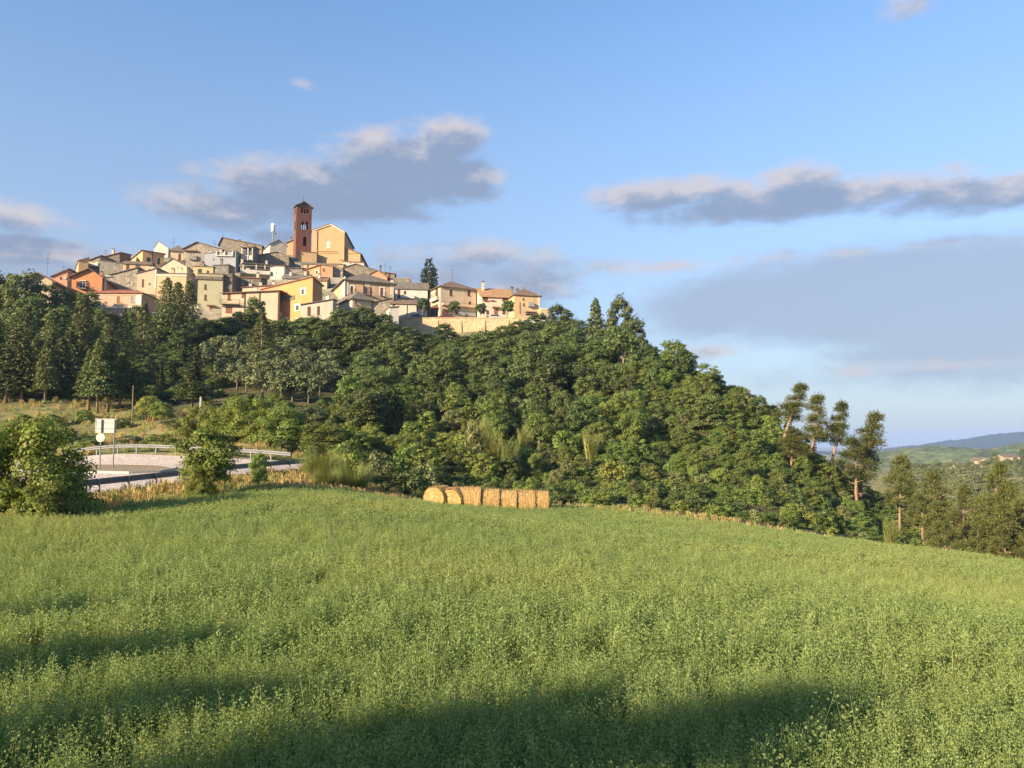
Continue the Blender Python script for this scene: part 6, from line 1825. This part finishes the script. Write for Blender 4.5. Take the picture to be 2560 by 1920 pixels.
# ------------------------------------------------------------------ hay bales
def bale_mesh(seed, L=1.36, rad=.82):
    """round bale along x: wrapped ridges round the side, spiral rolls on the ends"""
    r = np.random.default_rng(seed)
    nx, na = 22, 44
    V = []; F = []
    ph = r.uniform(0, 6)
    for i in range(nx + 1):
        t = i / nx
        edge = min(t, 1 - t) * 2
        base = rad * (1 - .05 * max(0, 1 - edge / .10) ** 2)
        for j in range(na):
            w = 2 * math.pi * j / na
            rr_ = base * (1 + .026 * math.sin(i * 2.1 + ph) + .015 * math.sin(3 * w + ph)) + r.normal(0, .012)
            zz_ = math.sin(w) * rr_
            zz_ = max(zz_, -rad * .90)
            V.append(((t - .5) * L + r.normal(0, .006), math.cos(w) * rr_, zz_))
    for i in range(nx):
        for j in range(na):
            j2 = (j + 1) % na
            F.append((i * na + j, i * na + j2, (i + 1) * na + j2, (i + 1) * na + j))
    for sgn, i0 in ((-1, 0), (1, nx)):
        prev = [i0 * na + j for j in range(na)]
        for q in range(1, 8):
            b = len(V); f_ = 1 - q / 7.4
            for j in range(na):
                w = 2 * math.pi * j / na
                dx = sgn * (L / 2 + (.035 if q % 2 else -.02) + .02 * math.sin(w + q)) + r.normal(0, .006)
                y, z = math.cos(w) * rad * .92 * f_, math.sin(w) * rad * .92 * f_
                V.append((dx, y, max(z, -rad * .9)))
            cur = [b + j for j in range(na)]
            for j in range(na):
                j2 = (j + 1) % na
                F.append((prev[j], prev[j2], cur[j2], cur[j]) if sgn < 0 else (prev[j2], prev[j], cur[j], cur[j2]))
            prev = cur
        F.append(tuple(prev))
    return raw_mesh("bale_roll", np.array(V), F, True)


def straw_wisps(seed, n=1500, L=1.36, rad=.82):
    r = np.random.default_rng(seed); V = []; F = []; b = 0
    for i in range(n):
        w = r.uniform(-.2, math.pi + .2); x = r.uniform(-.5, .5) * L
        o = rad * r.uniform(.97, 1.03)
        if r.random() < .3:
            x = math.copysign(L / 2 + .02, r.normal()); o = rad * math.sqrt(r.random()) * .9; w = r.uniform(0, 6.28)
        p = np.array([x, math.cos(w) * o, max(math.sin(w) * o, -rad * .85)])
        tang = np.array([r.normal(0, .35), -math.sin(w), math.cos(w)]); outw = np.array([0, math.cos(w), math.sin(w)])
        if abs(x) > L / 2:
            outw = np.array([np.sign(x), 0, 0])
        d = tang * r.choice([-1, 1]) + outw * r.uniform(.05, .5); d /= np.linalg.norm(d)
        l_ = r.uniform(.08, .26); s = np.cross(d, outw); s = s / (np.linalg.norm(s) + 1e-6) * .006
        V += [p - s, p + s, p + d * l_ + s * .4, p + d * l_ - s * .4]; F.append((b, b + 1, b + 2, b + 3)); b += 4
    return raw_mesh("straw_wisps", np.array(V), np.array(F))


BM = [bale_mesh(400 + i) for i in range(3)]
BW = [straw_wisps(410 + i) for i in range(3)]


def bale(u, d, rz, label, i, up=0.0):
    p = P(u, 1200, d); g = hz1(p[0], p[1])
    root = empty("hay_bale", (p[0], p[1], g), label, "hay bale", "row of hay bales")
    root.rotation_euler = (0, 0, rz)
    a = link("roll", BM[i % 3], M['straw'], root); a.location = (0, 0, .74 + up)
    a.rotation_euler = (random.choice((0, .0, .02)), 0, 0)
    b = link("loose_straw", BW[i % 3], LF['dry'], root); b.location = (0, 0, .74 + up); b["kind"] = "stuff"


ords = ["second", "third", "fourth", "fifth"]
bale(1098, 51.2, R(62), "leftmost round hay bale, its rolled end facing the field", 0)
bale(1139, 51.0, R(66), "round hay bale with rolled end, right of the leftmost bale", 1)
us = [1178, 1223, 1267, 1311, 1345]
lbs = ["highest round hay bale, lying sideways beside the two rolled ends", "second hay bale lying sideways from the rolled ends", "middle hay bale of the row lying sideways", "second hay bale from the right end of the row", "rightmost round hay bale of the row"]
for i, (u, lb) in enumerate(zip(us, lbs)):
    bale(u, 51.0 + .15 * i , R((-3, 1, -2, 2, 1)[i]), lb, i + 1, .10 if i == 0 else .03 * (i % 2))


# ------------------------------------------------------------------ parked cars, person, benches on the terrace
def car(u, d, rz, paint, label):
    p = P(u, 790, d)
    root = empty("parked_car", (p[0], p[1], TZ), label, "car", "cars parked on the terrace")
    root.rotation_euler = (0, 0, rz)
    # side profile: (x, z, half width)
    prof = [(-2.05, .45, .74), (-2.08, .72, .78), (-1.95, .98, .80), (-1.45, 1.06, .80), (-1.0, 1.08, .80), (.75, 1.0, .80), (1.55, .9, .80), (1.98, .74, .78), (2.05, .5, .74)]
    k = MB()
    top = [(x, z, w) for x, z, w in prof]
    for (x0, z0, w0), (x1, z1, w1) in zip(top, top[1:]):
        k.poly([(x0, -w0, z0), (x1, -w1, z1), (x1, w1, z1), (x0, w0, z0)])
        k.poly([(x0, -w0, .28), (x1, -w1, .28), (x1, -w1, z1), (x0, -w0, z0)])
        k.poly([(x1, w1, .28), (x0, w0, .28), (x0, w0, z0), (x1, w1, z1)])
        k.poly([(x0, w0, .28), (x1, w1, .28), (x1, -w1, .28), (x0, -w0, .28)])
    for x, z, w in (top[0], top[-1]):
        k.poly([(x, -w, .28), (x, w, .28), (x, w, z), (x, -w, z)])
    k.build("body", M[paint], root)
    k = MB()
    k.hexa([(-1.75, -.74, 1.04), (.85, -.74, .99), (.85, .74, .99), (-1.75, .74, 1.04), (-1.35, -.60, 1.47), (.05, -.60, 1.47), (.05, .60, 1.47), (-1.35, .60, 1.47)])
    cab = k.build("cabin", M['glass'], root)
    k = MB(); k.hexa([(-1.42, -.62, 1.472), (.12, -.62, 1.472), (.12, .62, 1.472), (-1.42, .62, 1.472), (-1.3, -.56, 1.53), (.0, -.56, 1.53), (.0, .56, 1.53), (-1.3, .56, 1.53)])
    k.build("roof", M[paint], cab)
    for x in (-1.28, 1.3):
        for s in (-1, 1):
            k = MB(); k.tube([(x, s * .66, .32), (x, s * .84, .32)], [.32, .32], 16)
            wh = k.build("wheel", M['rubber'], root)
            k = MB(); k.tube([(x, s * .842, .32), (x, s * .852, .32)], [.2, .18], 12); k.build("rim", M['metal'], wh)
    for s in (-1, 1):
        k = MB(); k.hexa([(2.0, s * .5 - .15, .6), (2.07, s * .5 - .15, .6), (2.07, s * .5 + .15, .6), (2.0, s * .5 + .15, .6), (1.95, s * .5 - .15, .74), (2.03, s * .5 - .15, .74), (2.03, s * .5 + .15, .74), (1.95, s * .5 + .15, .74)]); k.build("headlight", M['frame_w'], root)


car(1047, 187.2, R(5), 'car_dark', "dark car parked under the leftmost terrace tree")
car(1115, 187.0, R(182), 'car_red', "maroon car parked on the terrace before the peach house")
car(1243, 187.6, R(4), 'car_grey', "silver car parked in front of the tan roofed house")
car(1078, 189.9, R(176), 'car_red', "small maroon car between the two left terrace trees")


def person(u, d, label):
    p = P(u, 790, d)
    root = empty("person", (p[0], p[1], TZ), label, "person")
    J = dict(pel=(0, 0, .95), chest=(0, .02, 1.3), neck=(0, .02, 1.48), head=(0, -.01, 1.62), top=(0, 0, 1.74), shl=(-.19, .02, 1.42), ell=(-.26, .03, 1.14), wrl=(-.25, -.06, .9), hal=(-.25, -.09, .8), shr=(.19, .02, 1.42), elr=(.26, .03, 1.14), wrr=(.25, -.06, .9), har=(.25, -.09, .8),
             hil=(-.1, 0, .9), knl=(-.11, -.02, .5), anl=(-.12, .02, .08), tol=(-.13, -.14, .03), hir=(.1, 0, .9), knr=(.11, -.04, .5), anr=(.12, .02, .08), tor=(.13, -.14, .03))
    E = [('pel', 'chest'), ('chest', 'neck'), ('neck', 'head'), ('head', 'top'), ('chest', 'shl'), ('shl', 'ell'), ('ell', 'wrl'), ('wrl', 'hal'), ('chest', 'shr'), ('shr', 'elr'), ('elr', 'wrr'), ('wrr', 'har'), ('pel', 'hil'), ('hil', 'knl'), ('knl', 'anl'), ('anl', 'tol'), ('pel', 'hir'), ('hir', 'knr'), ('knr', 'anr'), ('anr', 'tor')]
    Rr = dict(pel=.15, chest=.155, neck=.055, head=.095, top=.07, shl=.07, ell=.048, wrl=.034, hal=.038, shr=.07, elr=.048, wrr=.034, har=.038, hil=.1, knl=.065, anl=.045, tol=.04, hir=.1, knr=.065, anr=.045, tor=.04)
    ks = list(J)
    me = bpy.data.meshes.new("body"); me.from_pydata([J[q] for q in ks], [(ks.index(a), ks.index(b)) for a, b in E], [])
    o = link("body", me, M['cloth'], root)
    sk = o.modifiers.new("skin", 'SKIN'); sk.use_smooth_shade = True
    for i, q in enumerate(ks):
        me.skin_vertices[0].data[i].radius = (Rr[q], Rr[q] * .8 if q in ('chest', 'pel') else Rr[q])
        me.skin_vertices[0].data[i].use_root = (q == 'pel')
    o.modifiers.new("sub", 'SUBSURF').render_levels = 1
    k = MB()
    for z0, z1, r0, r1 in ((1.60, 1.68, .105, .112), (1.68, 1.76, .112, .07)):
        k.tube([(0, .015, z0), (0, .01, z1)], [r0, r1], 12)
    k.build("hair", M['dark'], root, True)


person(1166.5, 186.8, "person in dark clothes standing on the terrace by the wall")

# ------------------------------------------------------------------ the air: thin evening haze
hm, hn, hl, hout = mat_nodes("evening_haze")
pv = hn.new('ShaderNodeVolumePrincipled')
pv.inputs['Color'].default_value = (.40, .58, .98, 1)
pv.inputs['Density'].default_value = 0.00012
pv.inputs['Anisotropy'].default_value = 0.0
hl.new(pv.outputs[0], hout.inputs['Volume'])
k = MB()
x0, x1, y0, y1, z0, z1 = -9500, 9500, -4500, 12500, -130, 150
k.hexa([(x0, y0, z0), (x1, y0, z0), (x1, y1, z0), (x0, y1, z0), (x0, y0, z1), (x1, y0, z1), (x1, y1, z1), (x0, y1, z1)])
tag(k.build("haze", hm), "thin evening haze over the whole landscape", kind="stuff")
